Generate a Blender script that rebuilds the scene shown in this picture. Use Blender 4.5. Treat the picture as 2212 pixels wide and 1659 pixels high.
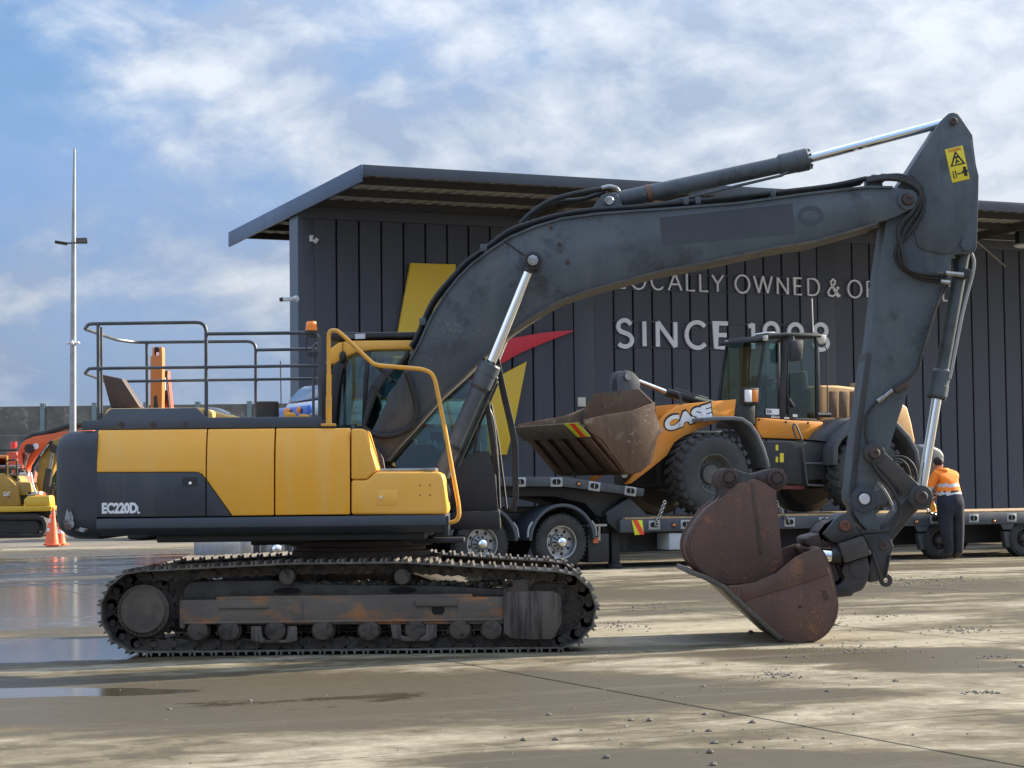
import bpy, bmesh, math, random
from mathutils import Vector, Matrix
random.seed(7)
R = math.radians
scene = bpy.context.scene
for o in list(bpy.data.objects): bpy.data.objects.remove(o)
COL = scene.collection

# ------------------------------------------------------------------ camera
F, CX, CY, HC = 4474.0, 1106.0, 829.5, 1.47          # focal length and centre in photo pixels (2212 wide), eye height
ROLL, HZ = 0.0115, 1050.0
PITCH = math.atan((HZ - CY) / F)
_fw = Vector((0, math.cos(PITCH), math.sin(PITCH))); _u0 = Vector((0, -math.sin(PITCH), math.cos(PITCH)))
_rt = Vector((1, 0, 0)) * math.cos(ROLL) - _u0 * math.sin(ROLL)
_up = Vector((1, 0, 0)) * math.sin(ROLL) + _u0 * math.cos(ROLL)
EYE = Vector((0, 0, HC))
cd = bpy.data.cameras.new('camera'); cam = bpy.data.objects.new('camera', cd); COL.objects.link(cam)
cd.sensor_width = 36; cd.lens = F / 2212 * 36; cd.clip_end = 5000; cd.clip_start = .1
m = Matrix((_rt, _up, -_fw)).transposed().to_4x4(); m.translation = EYE
cam.matrix_world = m
scene.camera = cam

# ------------------------------------------------------------------ light
SUN_AZ, SUN_EL = R(26.5), R(25.5)                     # azimuth from +X towards +Y
SUN = Vector((math.cos(SUN_EL) * math.cos(SUN_AZ), math.cos(SUN_EL) * math.sin(SUN_AZ), math.sin(SUN_EL)))
sd = bpy.data.lights.new('sun', 'SUN'); so = bpy.data.objects.new('sun', sd); COL.objects.link(so)
sd.energy = 5.0; sd.angle = R(0.5); sd.color = (1.0, .90, .74)
so.rotation_euler = SUN.to_track_quat('Z', 'Y').to_euler()
vs = scene.view_settings
vs.view_transform = 'Standard'; vs.look = 'None'; vs.gamma = 1; vs.exposure = 1.32; vs.use_curve_mapping = False
scene.render.engine = 'CYCLES'
scene.cycles.use_denoising = True
scene.cycles.max_bounces = 6; scene.cycles.diffuse_bounces = 3; scene.cycles.glossy_bounces = 3; scene.cycles.transparent_max_bounces = 10; scene.cycles.sample_clamp_indirect = 6

CLX, CLY = 3.1, 1.7
world = bpy.data.worlds.new('World'); scene.world = world; world.use_nodes = True
def N(nt, t, **kw):
    n = nt.nodes.new(t)
    for k, v in kw.items():
        if k == 'inp':
            for a, b in v.items(): n.inputs[a].default_value = b
        else: setattr(n, k, v)
    return n
def math_n(nt, op, a, b=None, clamp=False):
    n = nt.nodes.new('ShaderNodeMath'); n.operation = op; n.use_clamp = clamp
    for i, s in enumerate((a, b)):
        if s is None: continue
        if isinstance(s, (int, float)): n.inputs[i].default_value = s
        else: nt.links.new(s, n.inputs[i])
    return n.outputs[0]
def ramp(nt, fac, stops, interp='LINEAR'):
    n = nt.nodes.new('ShaderNodeValToRGB'); n.color_ramp.interpolation = interp
    while len(n.color_ramp.elements) < len(stops): n.color_ramp.elements.new(.5)
    for e, (p, c) in zip(n.color_ramp.elements, stops):
        e.position = p; e.color = (c, c, c, 1) if isinstance(c, (int, float)) else (*c, 1)
    nt.links.new(fac, n.inputs[0]); return n.outputs[0]
def mixc(nt, fac, a, b, blend='MIX'):
    n = nt.nodes.new('ShaderNodeMix'); n.data_type = 'RGBA'; n.blend_type = blend
    for s, i in ((fac, 0), (a, 6), (b, 7)):
        if isinstance(s, (int, float)): n.inputs[i].default_value = s
        elif isinstance(s, tuple): n.inputs[i].default_value = (*s, 1)
        else: nt.links.new(s, n.inputs[i])
    return n.outputs[2]
def noise(nt, vec, scale, detail=6, rough=.55, dist=0.0, out='Fac'):
    n = nt.nodes.new('ShaderNodeTexNoise')
    n.inputs['Scale'].default_value = scale; n.inputs['Detail'].default_value = detail
    n.inputs['Roughness'].default_value = rough; n.inputs['Distortion'].default_value = dist
    if vec is not None: nt.links.new(vec, n.inputs['Vector'])
    return n.outputs[out]
def mapping(nt, vec, loc=(0, 0, 0), rot=(0, 0, 0), sc=(1, 1, 1)):
    n = nt.nodes.new('ShaderNodeMapping')
    n.inputs['Location'].default_value = loc; n.inputs['Rotation'].default_value = rot; n.inputs['Scale'].default_value = sc
    nt.links.new(vec, n.inputs['Vector']); return n.outputs[0]

nt = world.node_tree; nt.nodes.clear()
wout = N(nt, 'ShaderNodeOutputWorld')
sky = N(nt, 'ShaderNodeTexSky', sky_type='NISHITA', sun_disc=False, sun_elevation=SUN_EL, sun_rotation=math.pi / 2 - SUN_AZ,
        altitude=10, air_density=1.0, dust_density=.05, ozone_density=4.0)
bg1 = N(nt, 'ShaderNodeBackground'); bg1.inputs[1].default_value = .054
nt.links.new(sky.outputs[0], bg1.inputs[0])
tc = N(nt, 'ShaderNodeTexCoord'); dirv = tc.outputs['Generated']
sep = N(nt, 'ShaderNodeSeparateXYZ'); nt.links.new(dirv, sep.inputs[0])
cl = mapping(nt, dirv, (CLX, CLY, 0), (0, R(24), 0), (.8, .8, 1.35))
wrp = N(nt, 'ShaderNodeVectorMath', operation='MULTIPLY_ADD')
nt.links.new(noise(nt, cl, 9, 3, .5, 0, 'Color'), wrp.inputs[0]); wrp.inputs[1].default_value = (.05, .05, .05); nt.links.new(cl, wrp.inputs[2]); clw = wrp.outputs[0]
dot = N(nt, 'ShaderNodeVectorMath', operation='DOT_PRODUCT'); nt.links.new(dirv, dot.inputs[0]); dot.inputs[1].default_value = SUN
sunw = math_n(nt, 'SUBTRACT', math_n(nt, 'MULTIPLY', dot.outputs['Value'], dot.outputs['Value']), .19)
# soft veil and billowing cumulus
veil = noise(nt, cl, 4.2, 6, .55, .3)
cum = noise(nt, clw, 8.5, 7, .57, .0)
cum_s = noise(nt, mapping(nt, clw, (-.012, 0, -.014)), 8.5, 7, .57, .0)
m_veil = ramp(nt, math_n(nt, 'ADD', veil, math_n(nt, 'MULTIPLY', sunw, .35)), [(.32, .25), (.50, .98)], 'EASE')
m_veil = math_n(nt, 'MAXIMUM', m_veil, ramp(nt, sep.outputs[2], [(.0, 1.0), (.03, .95), (.16, 0.0)], 'EASE'))
cumv = math_n(nt, 'ADD', math_n(nt, 'ADD', math_n(nt, 'MULTIPLY', cum, .6), math_n(nt, 'MULTIPLY', veil, .4)), math_n(nt, 'MULTIPLY', sunw, .45))
m_cum = ramp(nt, cumv, [(.395, 0.0), (.53, 1.0)], 'EASE')
glow = math_n(nt, 'MULTIPLY', sunw, .75)
lit = math_n(nt, 'ADD', math_n(nt, 'MULTIPLY', math_n(nt, 'SUBTRACT', cum, cum_s), 2.6), math_n(nt, 'ADD', math_n(nt, 'MULTIPLY', cum, .75), glow))
vcol = mixc(nt, ramp(nt, math_n(nt, 'ADD', veil, glow), [(.34, 0.0), (.80, 1.0)]), (.19, .34, .63), (.50, .60, .75))
ccol = mixc(nt, ramp(nt, lit, [(.18, 0.0), (.72, 1.0)]), (.35, .43, .57), (.72, .77, .83))
# a clouded sky is brighter overhead than at the horizon
cie = math_n(nt, 'ADD', .335, math_n(nt, 'MULTIPLY', math_n(nt, 'MAXIMUM', sep.outputs[2], 0.0), .86))
bgv = N(nt, 'ShaderNodeBackground'); nt.links.new(vcol, bgv.inputs[0]); nt.links.new(cie, bgv.inputs[1])
bgc = N(nt, 'ShaderNodeBackground'); nt.links.new(ccol, bgc.inputs[0]); nt.links.new(cie, bgc.inputs[1])
mx0 = N(nt, 'ShaderNodeMixShader'); nt.links.new(m_veil, mx0.inputs[0]); nt.links.new(bg1.outputs[0], mx0.inputs[1]); nt.links.new(bgv.outputs[0], mx0.inputs[2])
lowc = ramp(nt, sep.outputs[2], [(.0, .45), (.10, .90)], 'EASE')
mx = N(nt, 'ShaderNodeMixShader'); nt.links.new(math_n(nt, 'MULTIPLY', m_cum, lowc), mx.inputs[0]); nt.links.new(mx0.outputs[0], mx.inputs[1]); nt.links.new(bgc.outputs[0], mx.inputs[2])
nt.links.new(mx.outputs[0], wout.inputs[0])

# ------------------------------------------------------------------ measuring: photo pixel -> point in the place
def ray(x, y): return _fw + _rt * ((x - CX) / F) - _up * ((y - CY) / F)
def ground_at(x, y, z=0.0):
    d = ray(x, y); return EYE + d * ((z - HC) / d.z)
ZM = dict(D=(0, 0, 1), A=(83, 636, .3), B=(608.3, 608.3, .35), C=(165.9, 1133.7, .3), U=(718.9, 1133.7, .3), E=(718.9, 331.8, .3),
          F=(1271.9, 221.2, .4), G=(1769.6, 497.7, .3666), H=(1437.8, 940.1, .3), I=(1106, 691.3, .3), J=(1493.1, 663.6, .26665),
          K=(0, 829.5, .2333), L=(1880.2, 940.1, .2), M=(0, 912.5, .18327), N=(470, 331.8, .23341), O=(553, 608.3, .2),
          P=(1327.2, 580.7, .15), P2=(1603.7, 580.7, .15), Q=(1106, 1023.1, .15), R=(1880.2, 1078.4, .15), S=(1686.7, 967.8, .2),
          V=(801.9, 801.9, .2), W=(1880.2, 221.2, .2), X5=(774.2, 331.8, .15))
def dd(z, x, y):
    a, b, s = ZM[z]; return a + x * s, b + y * s
class Frame:
    """upright local frame: u along, w away from the viewer's side, z up"""
    def __init__(s, o, yaw):
        s.o = Vector(o); s.yaw = yaw
        s.t = Vector((math.cos(yaw), math.sin(yaw), 0)); s.n = Vector((-math.sin(yaw), math.cos(yaw), 0))
    def pt(s, u, w, z=0): return s.o + s.t * u + s.n * w + Vector((0, 0, z))
    def px(s, z, x, y, w=0):
        x, y = dd(z, x, y); d = ray(x, y)
        k = ((s.o - EYE).dot(s.n) + w) / d.dot(s.n); p = EYE + d * k - s.o
        return (p.dot(s.t), p.z)
    def pf(s, z, w, pts): return [s.px(z, a, b, w) for a, b in pts]
    def atz(s, z, x, y, h):
        x, y = dd(z, x, y); p = ground_at(x, y, h + s.o.z) - s.o
        return (p.dot(s.t), p.dot(s.n), h)
    def sub(s, u, w, z=0): return Frame(s.pt(u, w, z), s.yaw)

# ------------------------------------------------------------------ mesh building
class MB:
    def __init__(s): s.v = []; s.f = []
    def add(s, vs, fs):
        b = len(s.v); s.v += [tuple(v) for v in vs]; s.f += [tuple(i + b for i in f) for f in fs]; return s
    def prism(s, prof, w0, w1):
        n = len(prof)
        return s.add([(u, w0, z) for u, z in prof] + [(u, w1, z) for u, z in prof],
                     [tuple(range(n)), tuple(range(2 * n - 1, n - 1, -1))] + [(i, i + n, (i + 1) % n + n, (i + 1) % n) for i in range(n)])
    def slab(s, plan, z0, z1):
        n = len(plan)
        return s.add([(u, w, z0) for u, w in plan] + [(u, w, z1) for u, w in plan],
                     [tuple(range(n)), tuple(range(2 * n - 1, n - 1, -1))] + [(i, i + n, (i + 1) % n + n, (i + 1) % n) for i in range(n)])
    def box(s, u0, u1, w0, w1, z0, z1): return s.prism([(u0, z0), (u1, z0), (u1, z1), (u0, z1)], w0, w1)
    def obox(s, c, x, y, z, hx, hy, hz):
        c = Vector(c); vs = [c + x * (hx * a) + y * (hy * b) + z * (hz * d) for a in (-1, 1) for b in (-1, 1) for d in (-1, 1)]
        return s.add(vs, [(0, 1, 3, 2), (4, 6, 7, 5), (0, 4, 5, 1), (2, 3, 7, 6), (0, 2, 6, 4), (1, 5, 7, 3)])
    def bar(s, p, q, hw, hh, up=Vector((0, 0, 1))):
        p, q = Vector(p), Vector(q); x = (q - p).normalized(); y = up.cross(x)
        if y.length < 1e-4: y = Vector((1, 0, 0)).cross(x)
        y.normalize(); return s.obox((p + q) / 2, x, y, x.cross(y), (q - p).length / 2, hw, hh)
    def tube(s, pts, r, n=8, cap=True):
        pts = [Vector(p) for p in pts]; k = len(pts); rs = r if isinstance(r, (list, tuple)) else [r] * k
        ts = []
        for i in range(k):
            a = pts[max(i - 1, 0)]; b = pts[min(i + 1, k - 1)]; ts.append((b - a).normalized())
        ref = Vector((0, 0, 1)) if abs(ts[0].z) < .9 else Vector((0, 1, 0))
        x = ts[0].cross(ref).normalized(); vs = []
        for i in range(k):
            x = (x - ts[i] * x.dot(ts[i])).normalized(); y = ts[i].cross(x)
            f = 1.0
            if 0 < i < k - 1:
                d = (pts[i] - pts[i - 1]).normalized().dot(ts[i]); f = 1 / max(d, .6)
            for j in range(n):
                a = 2 * math.pi * j / n; vs.append(pts[i] + (x * math.cos(a) + y * math.sin(a)) * rs[i] * (f if False else 1))
        fs = [(i * n + j, i * n + (j + 1) % n, (i + 1) * n + (j + 1) % n, (i + 1) * n + j) for i in range(k - 1) for j in range(n)]
        if cap: fs += [tuple(range(n)), tuple(range((k - 1) * n, k * n))]
        return s.add(vs, fs)
    def cyl(s, p, q, r, r2=None, n=20): return s.tube([p, q], [r, r if r2 is None else r2], n)
    def lathe(s, c, axis, prof, n=32, closed=False, cap0=True, cap1=True):
        c, ax = Vector(c), Vector(axis).normalized()
        ref = Vector((0, 0, 1)) if abs(ax.z) < .9 else Vector((1, 0, 0))
        x = ax.cross(ref).normalized(); y = ax.cross(x); k = len(prof)
        vs = [c + ax * t + (x * math.cos(2 * math.pi * j / n) + y * math.sin(2 * math.pi * j / n)) * r for r, t in prof for j in range(n)]
        fs = [(i * n + j, i * n + (j + 1) % n, ((i + 1) % k) * n + (j + 1) % n, ((i + 1) % k) * n + j) for i in range(k if closed else k - 1) for j in range(n)]
        if not closed:
            if cap0 and prof[0][0] > 1e-4: fs.append(tuple(range(n)))
            if cap1 and prof[-1][0] > 1e-4: fs.append(tuple(range((k - 1) * n, k * n)))
        return s.add(vs, fs)
    def ball(s, c, rx, ry, rz, n=16, m=10):
        vs = []; fs = []
        for i in range(m + 1):
            a = math.pi * i / m
            for j in range(n):
                b = 2 * math.pi * j / n; vs.append((c[0] + rx * math.sin(a) * math.cos(b), c[1] + ry * math.sin(a) * math.sin(b), c[2] + rz * math.cos(a)))
        for i in range(m):
            for j in range(n): fs.append((i * n + j, i * n + (j + 1) % n, (i + 1) * n + (j + 1) % n, (i + 1) * n + j))
        return s.add(vs, fs)
    def ribbon(s, pts, hw, w0, w1, closed=False):
        """flat stroke of half width hw in the u-z plane, from w0 to w1"""
        n = len(pts); L = []; Rr = []
        for i in range(n):
            if closed: a, b = pts[i - 1], pts[(i + 1) % n]; p0, p1 = pts[i - 1], pts[i]
            else: a, b = pts[max(i - 1, 0)], pts[min(i + 1, n - 1)]; p0, p1 = (pts[i - 1], pts[i]) if i else (pts[0], pts[1])
            tx, tz = b[0] - a[0], b[1] - a[1]; l = math.hypot(tx, tz) or 1; tx /= l; tz /= l
            sx, sz = p1[0] - p0[0], p1[1] - p0[1]; q = math.hypot(sx, sz) or 1
            k = hw / max((tx * sx + tz * sz) / q, .45)
            L.append((pts[i][0] - tz * k, pts[i][1] + tx * k)); Rr.append((pts[i][0] + tz * k, pts[i][1] - tx * k))
        vs = [(u, w0, z) for u, z in L] + [(u, w0, z) for u, z in Rr] + [(u, w1, z) for u, z in L] + [(u, w1, z) for u, z in Rr]
        fs = []
        for i in range(n if closed else n - 1):
            j = (i + 1) % n
            fs += [(i, j, n + j, n + i), (2 * n + i, 3 * n + i, 3 * n + j, 2 * n + j), (i, 2 * n + i, 2 * n + j, j), (n + i, n + j, 3 * n + j, 3 * n + i)]
        if not closed: fs += [(0, n, 3 * n, 2 * n), (n - 1, 3 * n - 1, 4 * n - 1, 2 * n - 1)]
        return s.add(vs, fs)
    def mesh(s, name, bev=0, smooth=32, seg=2, bang=28):
        me = bpy.data.meshes.new(name); me.from_pydata(s.v, [], s.f)
        bm = bmesh.new(); bm.from_mesh(me); bmesh.ops.recalc_face_normals(bm, faces=bm.faces)
        if bev:
            es = [e for e in bm.edges if len(e.link_faces) == 2 and e.calc_face_angle(0) > R(bang)]
            bmesh.ops.bevel(bm, geom=es, offset=bev, segments=seg, profile=.5, affect='EDGES', clamp_overlap=True)
        bm.to_mesh(me); bm.free()
        if smooth:
            me.polygons.foreach_set('use_smooth', [True] * len(me.polygons)); me.set_sharp_from_angle(angle=R(smooth))
        me.update(); return me
def link(name, data, parent=None, mat=None, loc=None):
    o = bpy.data.objects.new(name, data); COL.objects.link(o)
    if mat is not None and data is not None and len(data.materials) == 0: data.materials.append(mat)
    if parent is not None: o.parent = parent
    if loc is not None: o.location = loc
    return o
def part(parent, name, mb, mat, bev=0, smooth=32, seg=2, label=None):
    o = link(name, mb.mesh(name, bev, smooth, seg), parent, mat)
    if label: o['label'] = label
    return o
def thing(name, frame, label, cat, group=None):
    o = link(name, None); o.location = frame.o; o.rotation_euler = (0, 0, frame.yaw); o.empty_display_size = .2
    o['label'] = label; o['category'] = cat
    if group: o['group'] = group
    return o
def tag(o, label, cat, group=None, kind=None):
    if label: o['label'] = label
    if cat: o['category'] = cat
    if group: o['group'] = group
    if kind: o['kind'] = kind
    return o
def inst(src, parent, loc, rot=(0, 0, 0), name=None):
    o = src.copy(); COL.objects.link(o); o.parent = parent; o.location = loc; o.rotation_euler = rot
    if name: o.name = name
    return o
def spline(pts, k=6):
    """Catmull-Rom through points"""
    pts = [Vector(p) for p in pts]; out = []
    for i in range(len(pts) - 1):
        p0, p1, p2, p3 = pts[max(i - 1, 0)], pts[i], pts[i + 1], pts[min(i + 2, len(pts) - 1)]
        for j in range(k):
            t = j / k
            out.append(.5 * ((2 * p1) + (p2 - p0) * t + (2 * p0 - 5 * p1 + 4 * p2 - p3) * t * t + (3 * p1 - p0 - 3 * p2 + p3) * t ** 3))
    out.append(pts[-1]); return out
def rounded(pts, r, k=4):
    """round the corners of a polyline (kept ends)"""
    pts = [Vector(p) for p in pts]; out = [pts[0]]
    for a, b, c in zip(pts, pts[1:], pts[2:]):
        d1, d2 = a - b, c - b; q = min(r, d1.length * .45, d2.length * .45)
        p, s = b + d1.normalized() * q, b + d2.normalized() * q
        for j in range(k + 1):
            t = j / k; out.append(p * (1 - t) ** 2 + b * 2 * t * (1 - t) + s * t * t)
    out.append(pts[-1]); return out
def smooth2(pts, k=5):
    return [(p.x, p.y) for p in spline([(a, b, 0) for a, b in pts], k)]
def text_mb(s, u0, z0, width, height, w, thick=.004, bold=0.0, shear=0.0, ang=0.0):
    cu = bpy.data.curves.new('t', 'FONT'); cu.body = s; cu.offset = bold; cu.shear = shear; cu.extrude = .5; cu.resolution_u = 4
    ob = bpy.data.objects.new('t', cu); COL.objects.link(ob); bpy.context.view_layer.update()
    me = bpy.data.meshes.new_from_object(ob.evaluated_get(bpy.context.evaluated_depsgraph_get()))
    bpy.data.objects.remove(ob); bpy.data.curves.remove(cu)
    xs = [v.co.x for v in me.vertices]; ys = [v.co.y for v in me.vertices]
    x0, x1, y0, y1 = min(xs), max(xs), min(ys), max(ys); ca, sa = math.cos(ang), math.sin(ang)
    mb = MB(); vs = []
    for v in me.vertices:
        a = (v.co.x - x0) / (x1 - x0) * width; b = (v.co.y - y0) / (y1 - y0) * height
        vs.append((u0 + a * ca - b * sa, w - (v.co.z) * thick, z0 + a * sa + b * ca))
    mb.add(vs, [tuple(p.vertices) for p in me.polygons]); bpy.data.meshes.remove(me); return mb

# ------------------------------------------------------------------ materials
MATS = {}
def M(name, base, rough=.5, metal=0.0, var=None, vscale=2.0, vlo=.4, vhi=.65, bump=0.0, bscale=60, spec=.5, var2=None, v2scale=7, v2lo=.55, v2hi=.62, emit=None, stretch=None, coat=0, rvar=.12, streak=None, chips=None, chs=26, chlo=.68, orand=0.0):
    if name in MATS: return MATS[name]
    m = bpy.data.materials.new(name); m.use_nodes = True; t = m.node_tree; b = t.nodes['Principled BSDF']; MATS[name] = m
    b.inputs['Roughness'].default_value = rough; b.inputs['Metallic'].default_value = metal; b.inputs['Specular IOR Level'].default_value = spec
    b.inputs['Base Color'].default_value = (*base, 1); b.inputs['Coat Weight'].default_value = coat
    if emit: b.inputs['Emission Color'].default_value = (*base, 1); b.inputs['Emission Strength'].default_value = emit
    if var or bump or var2 or streak or chips or orand:
        g = t.nodes.new('ShaderNodeNewGeometry'); vec = g.outputs['Position']
        if stretch: vec = mapping(t, vec, sc=stretch)
        col = base
        if var:
            n = noise(t, vec, vscale, 8, .62, .2); f = ramp(t, n, [(vlo, 0.0), (vhi, 1.0)]); col = mixc(t, f, base, var)
            if rvar:
                mr = math_n(t, 'ADD', math_n(t, 'MULTIPLY', f, rvar), rough); t.links.new(mr, b.inputs['Roughness'])
        if var2:
            f2 = ramp(t, noise(t, vec, v2scale, 9, .68, .3), [(v2lo, 0.0), (v2hi, 1.0)]); col = mixc(t, f2, col, var2)
        if streak:
            f3 = ramp(t, noise(t, mapping(t, g.outputs['Position'], sc=(3.2, 3.2, .30)), 1.6, 9, .7, .3), [(.50, 0.0), (.72, .65)]); col = mixc(t, f3, col, streak)
        if chips:
            f4 = ramp(t, math_n(t, 'ADD', math_n(t, 'MULTIPLY', noise(t, g.outputs['Position'], chs, 5, .7), .6), math_n(t, 'MULTIPLY', noise(t, g.outputs['Position'], 2.1, 3, .6), .4)), [(chlo * .88, 0.0), (chlo * .93, .9)]); col = mixc(t, f4, col, chips)
        if orand:
            oi = t.nodes.new('ShaderNodeObjectInfo'); hv = t.nodes.new('ShaderNodeHueSaturation')
            t.links.new(math_n(t, 'ADD', math_n(t, 'MULTIPLY', oi.outputs['Random'], 2 * orand), 1 - orand), hv.inputs['Value'])
            if isinstance(col, tuple): hv.inputs['Color'].default_value = (*col, 1)
            else: t.links.new(col, hv.inputs['Color'])
            col = hv.outputs[0]
        if not isinstance(col, tuple): t.links.new(col, b.inputs['Base Color'])
        if bump:
            bn = t.nodes.new('ShaderNodeBump'); bn.inputs['Strength'].default_value = bump; bn.inputs['Distance'].default_value = .01
            t.links.new(noise(t, g.outputs['Position'], bscale, 4, .6), bn.inputs['Height']); t.links.new(bn.outputs[0], b.inputs['Normal'])
    return m
def glass(name, tint, rough=.02, base_refl=.06):
    if name in MATS: return MATS[name]
    m = bpy.data.materials.new(name); m.use_nodes = True; t = m.node_tree; t.nodes.clear(); MATS[name] = m
    out = N(t, 'ShaderNodeOutputMaterial'); tr = N(t, 'ShaderNodeBsdfTransparent'); tr.inputs[0].default_value = (*tint, 1)
    gl = N(t, 'ShaderNodeBsdfGlossy'); gl.inputs['Roughness'].default_value = rough
    fr = N(t, 'ShaderNodeFresnel'); fr.inputs[0].default_value = 1.5
    mx = N(t, 'ShaderNodeMixShader'); t.links.new(math_n(t, 'ADD', fr.outputs[0], base_refl, True), mx.inputs[0])
    t.links.new(tr.outputs[0], mx.inputs[1]); t.links.new(gl.outputs[0], mx.inputs[2]); t.links.new(mx.outputs[0], out.inputs[0]); return m

yellow = M('yellow_paint', (.86, .395, .030), .36, var=(.85, .455, .085), vscale=1.1, vlo=.38, vhi=.75, var2=(.50, .30, .07), v2scale=9, v2lo=.66, v2hi=.82, bump=.35, bscale=1.6, streak=(.80, .46, .13), chips=(.34, .22, .09), chlo=.735)
yellow_rail = M('yellow_rail_paint', (.80, .37, .025), .38, var=(.60, .33, .07), vscale=9)
grey = M('charcoal_paint', (.030, .037, .049), .45, var=(.046, .054, .066), vscale=2.2, vlo=.35, vhi=.7, var2=(.085, .088, .09), v2scale=6, v2lo=.68, v2hi=.8, bump=.06, bscale=30, streak=(.075, .075, .072), chips=(.16, .15, .14), chlo=.73)
boomgrey = M('faded_grey_boom_paint', (.046, .058, .069), .46, var=(.080, .100, .112), vscale=1.3, vlo=.36, vhi=.66, var2=(.036, .042, .048), v2scale=3.2, v2lo=.54, v2hi=.66, bump=.10, bscale=22, streak=(.100, .112, .112), chips=(.16, .14, .12), chlo=.70)
cwgrey = M('counterweight_paint', (.032, .039, .050), .5, var=(.046, .053, .064), vscale=2.5, var2=(.10, .06, .045), v2scale=3.0, v2lo=.70, v2hi=.78, bump=.12, bscale=18)
black = M('black_rubber', (.010, .010, .011), .55, var=(.020, .020, .021), vscale=12)
blackpaint = M('black_paint', (.014, .015, .017), .42, var=(.028, .029, .031), vscale=3)
chrome = M('chrome', (.80, .82, .84), .07, 1.0)
steel = M('worn_steel', (.42, .42, .42), .35, 1.0, var=(.25, .24, .22), vscale=9)
mud = M('muddy_track_steel', (.058, .045, .034), .7, var=(.10, .081, .063), vscale=3.2, vlo=.35, vhi=.7, bump=.5, bscale=40, var2=(.02, .018, .016), v2scale=14, v2lo=.5, v2hi=.62)
shoem = M('track_shoe_steel', (.10, .088, .074), .42, .3, var=(.17, .15, .128), vscale=6, bump=.35, bscale=45)
framem = M('muddy_track_frame', (.095, .078, .062), .75, var=(.15, .125, .10), vscale=1.6, vlo=.35, vhi=.68, bump=.45, bscale=28, var2=(.34, .14, .045), v2scale=2.0, v2lo=.50, v2hi=.66, stretch=(.8, 1, 2.0))
guardm = M('streaked_mud_steel', (.10, .083, .068), .75, var=(.034, .028, .023), vscale=5, vlo=.5, vhi=.62, stretch=(2.2, 2.2, .22), bump=.4, bscale=30)
rust = M('rusty_bucket_steel', (.090, .050, .038), .62, var=(.125, .066, .047), vscale=1.8, vlo=.3, vhi=.7, bump=.35, bscale=35, var2=(.25, .10, .036), v2scale=4.2, v2lo=.56, v2hi=.70, streak=(.055, .034, .028), chips=(.22, .115, .052), chs=40, chlo=.675)
rustdark = M('dark_rusty_steel', (.045, .030, .026), .6, var=(.085, .052, .04), vscale=4, bump=.3, bscale=40)
coupler = M('worn_coupler_steel', (.030, .031, .034), .5, var=(.055, .045, .040), vscale=3.5, vlo=.45, vhi=.7, bump=.25, bscale=30, var2=(.10, .055, .035), v2scale=6, v2lo=.64, v2hi=.74)
white = M('white_paint', (.80, .81, .82), .45, var=(.66, .66, .65), vscale=5)
orangelens = M('amber_lens', (1.0, .26, .012), .25, coat=.5)
glassm = glass('cab_glass', (.58, .72, .70)); glassd = glass('tinted_glass', (.66, .80, .79), base_refl=.0)
seatm = M('seat_fabric', (.03, .031, .035), .9, var=(.05, .05, .055), vscale=14)
stickery = M('yellow_sticker', (.72, .58, .03), .5)
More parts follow.
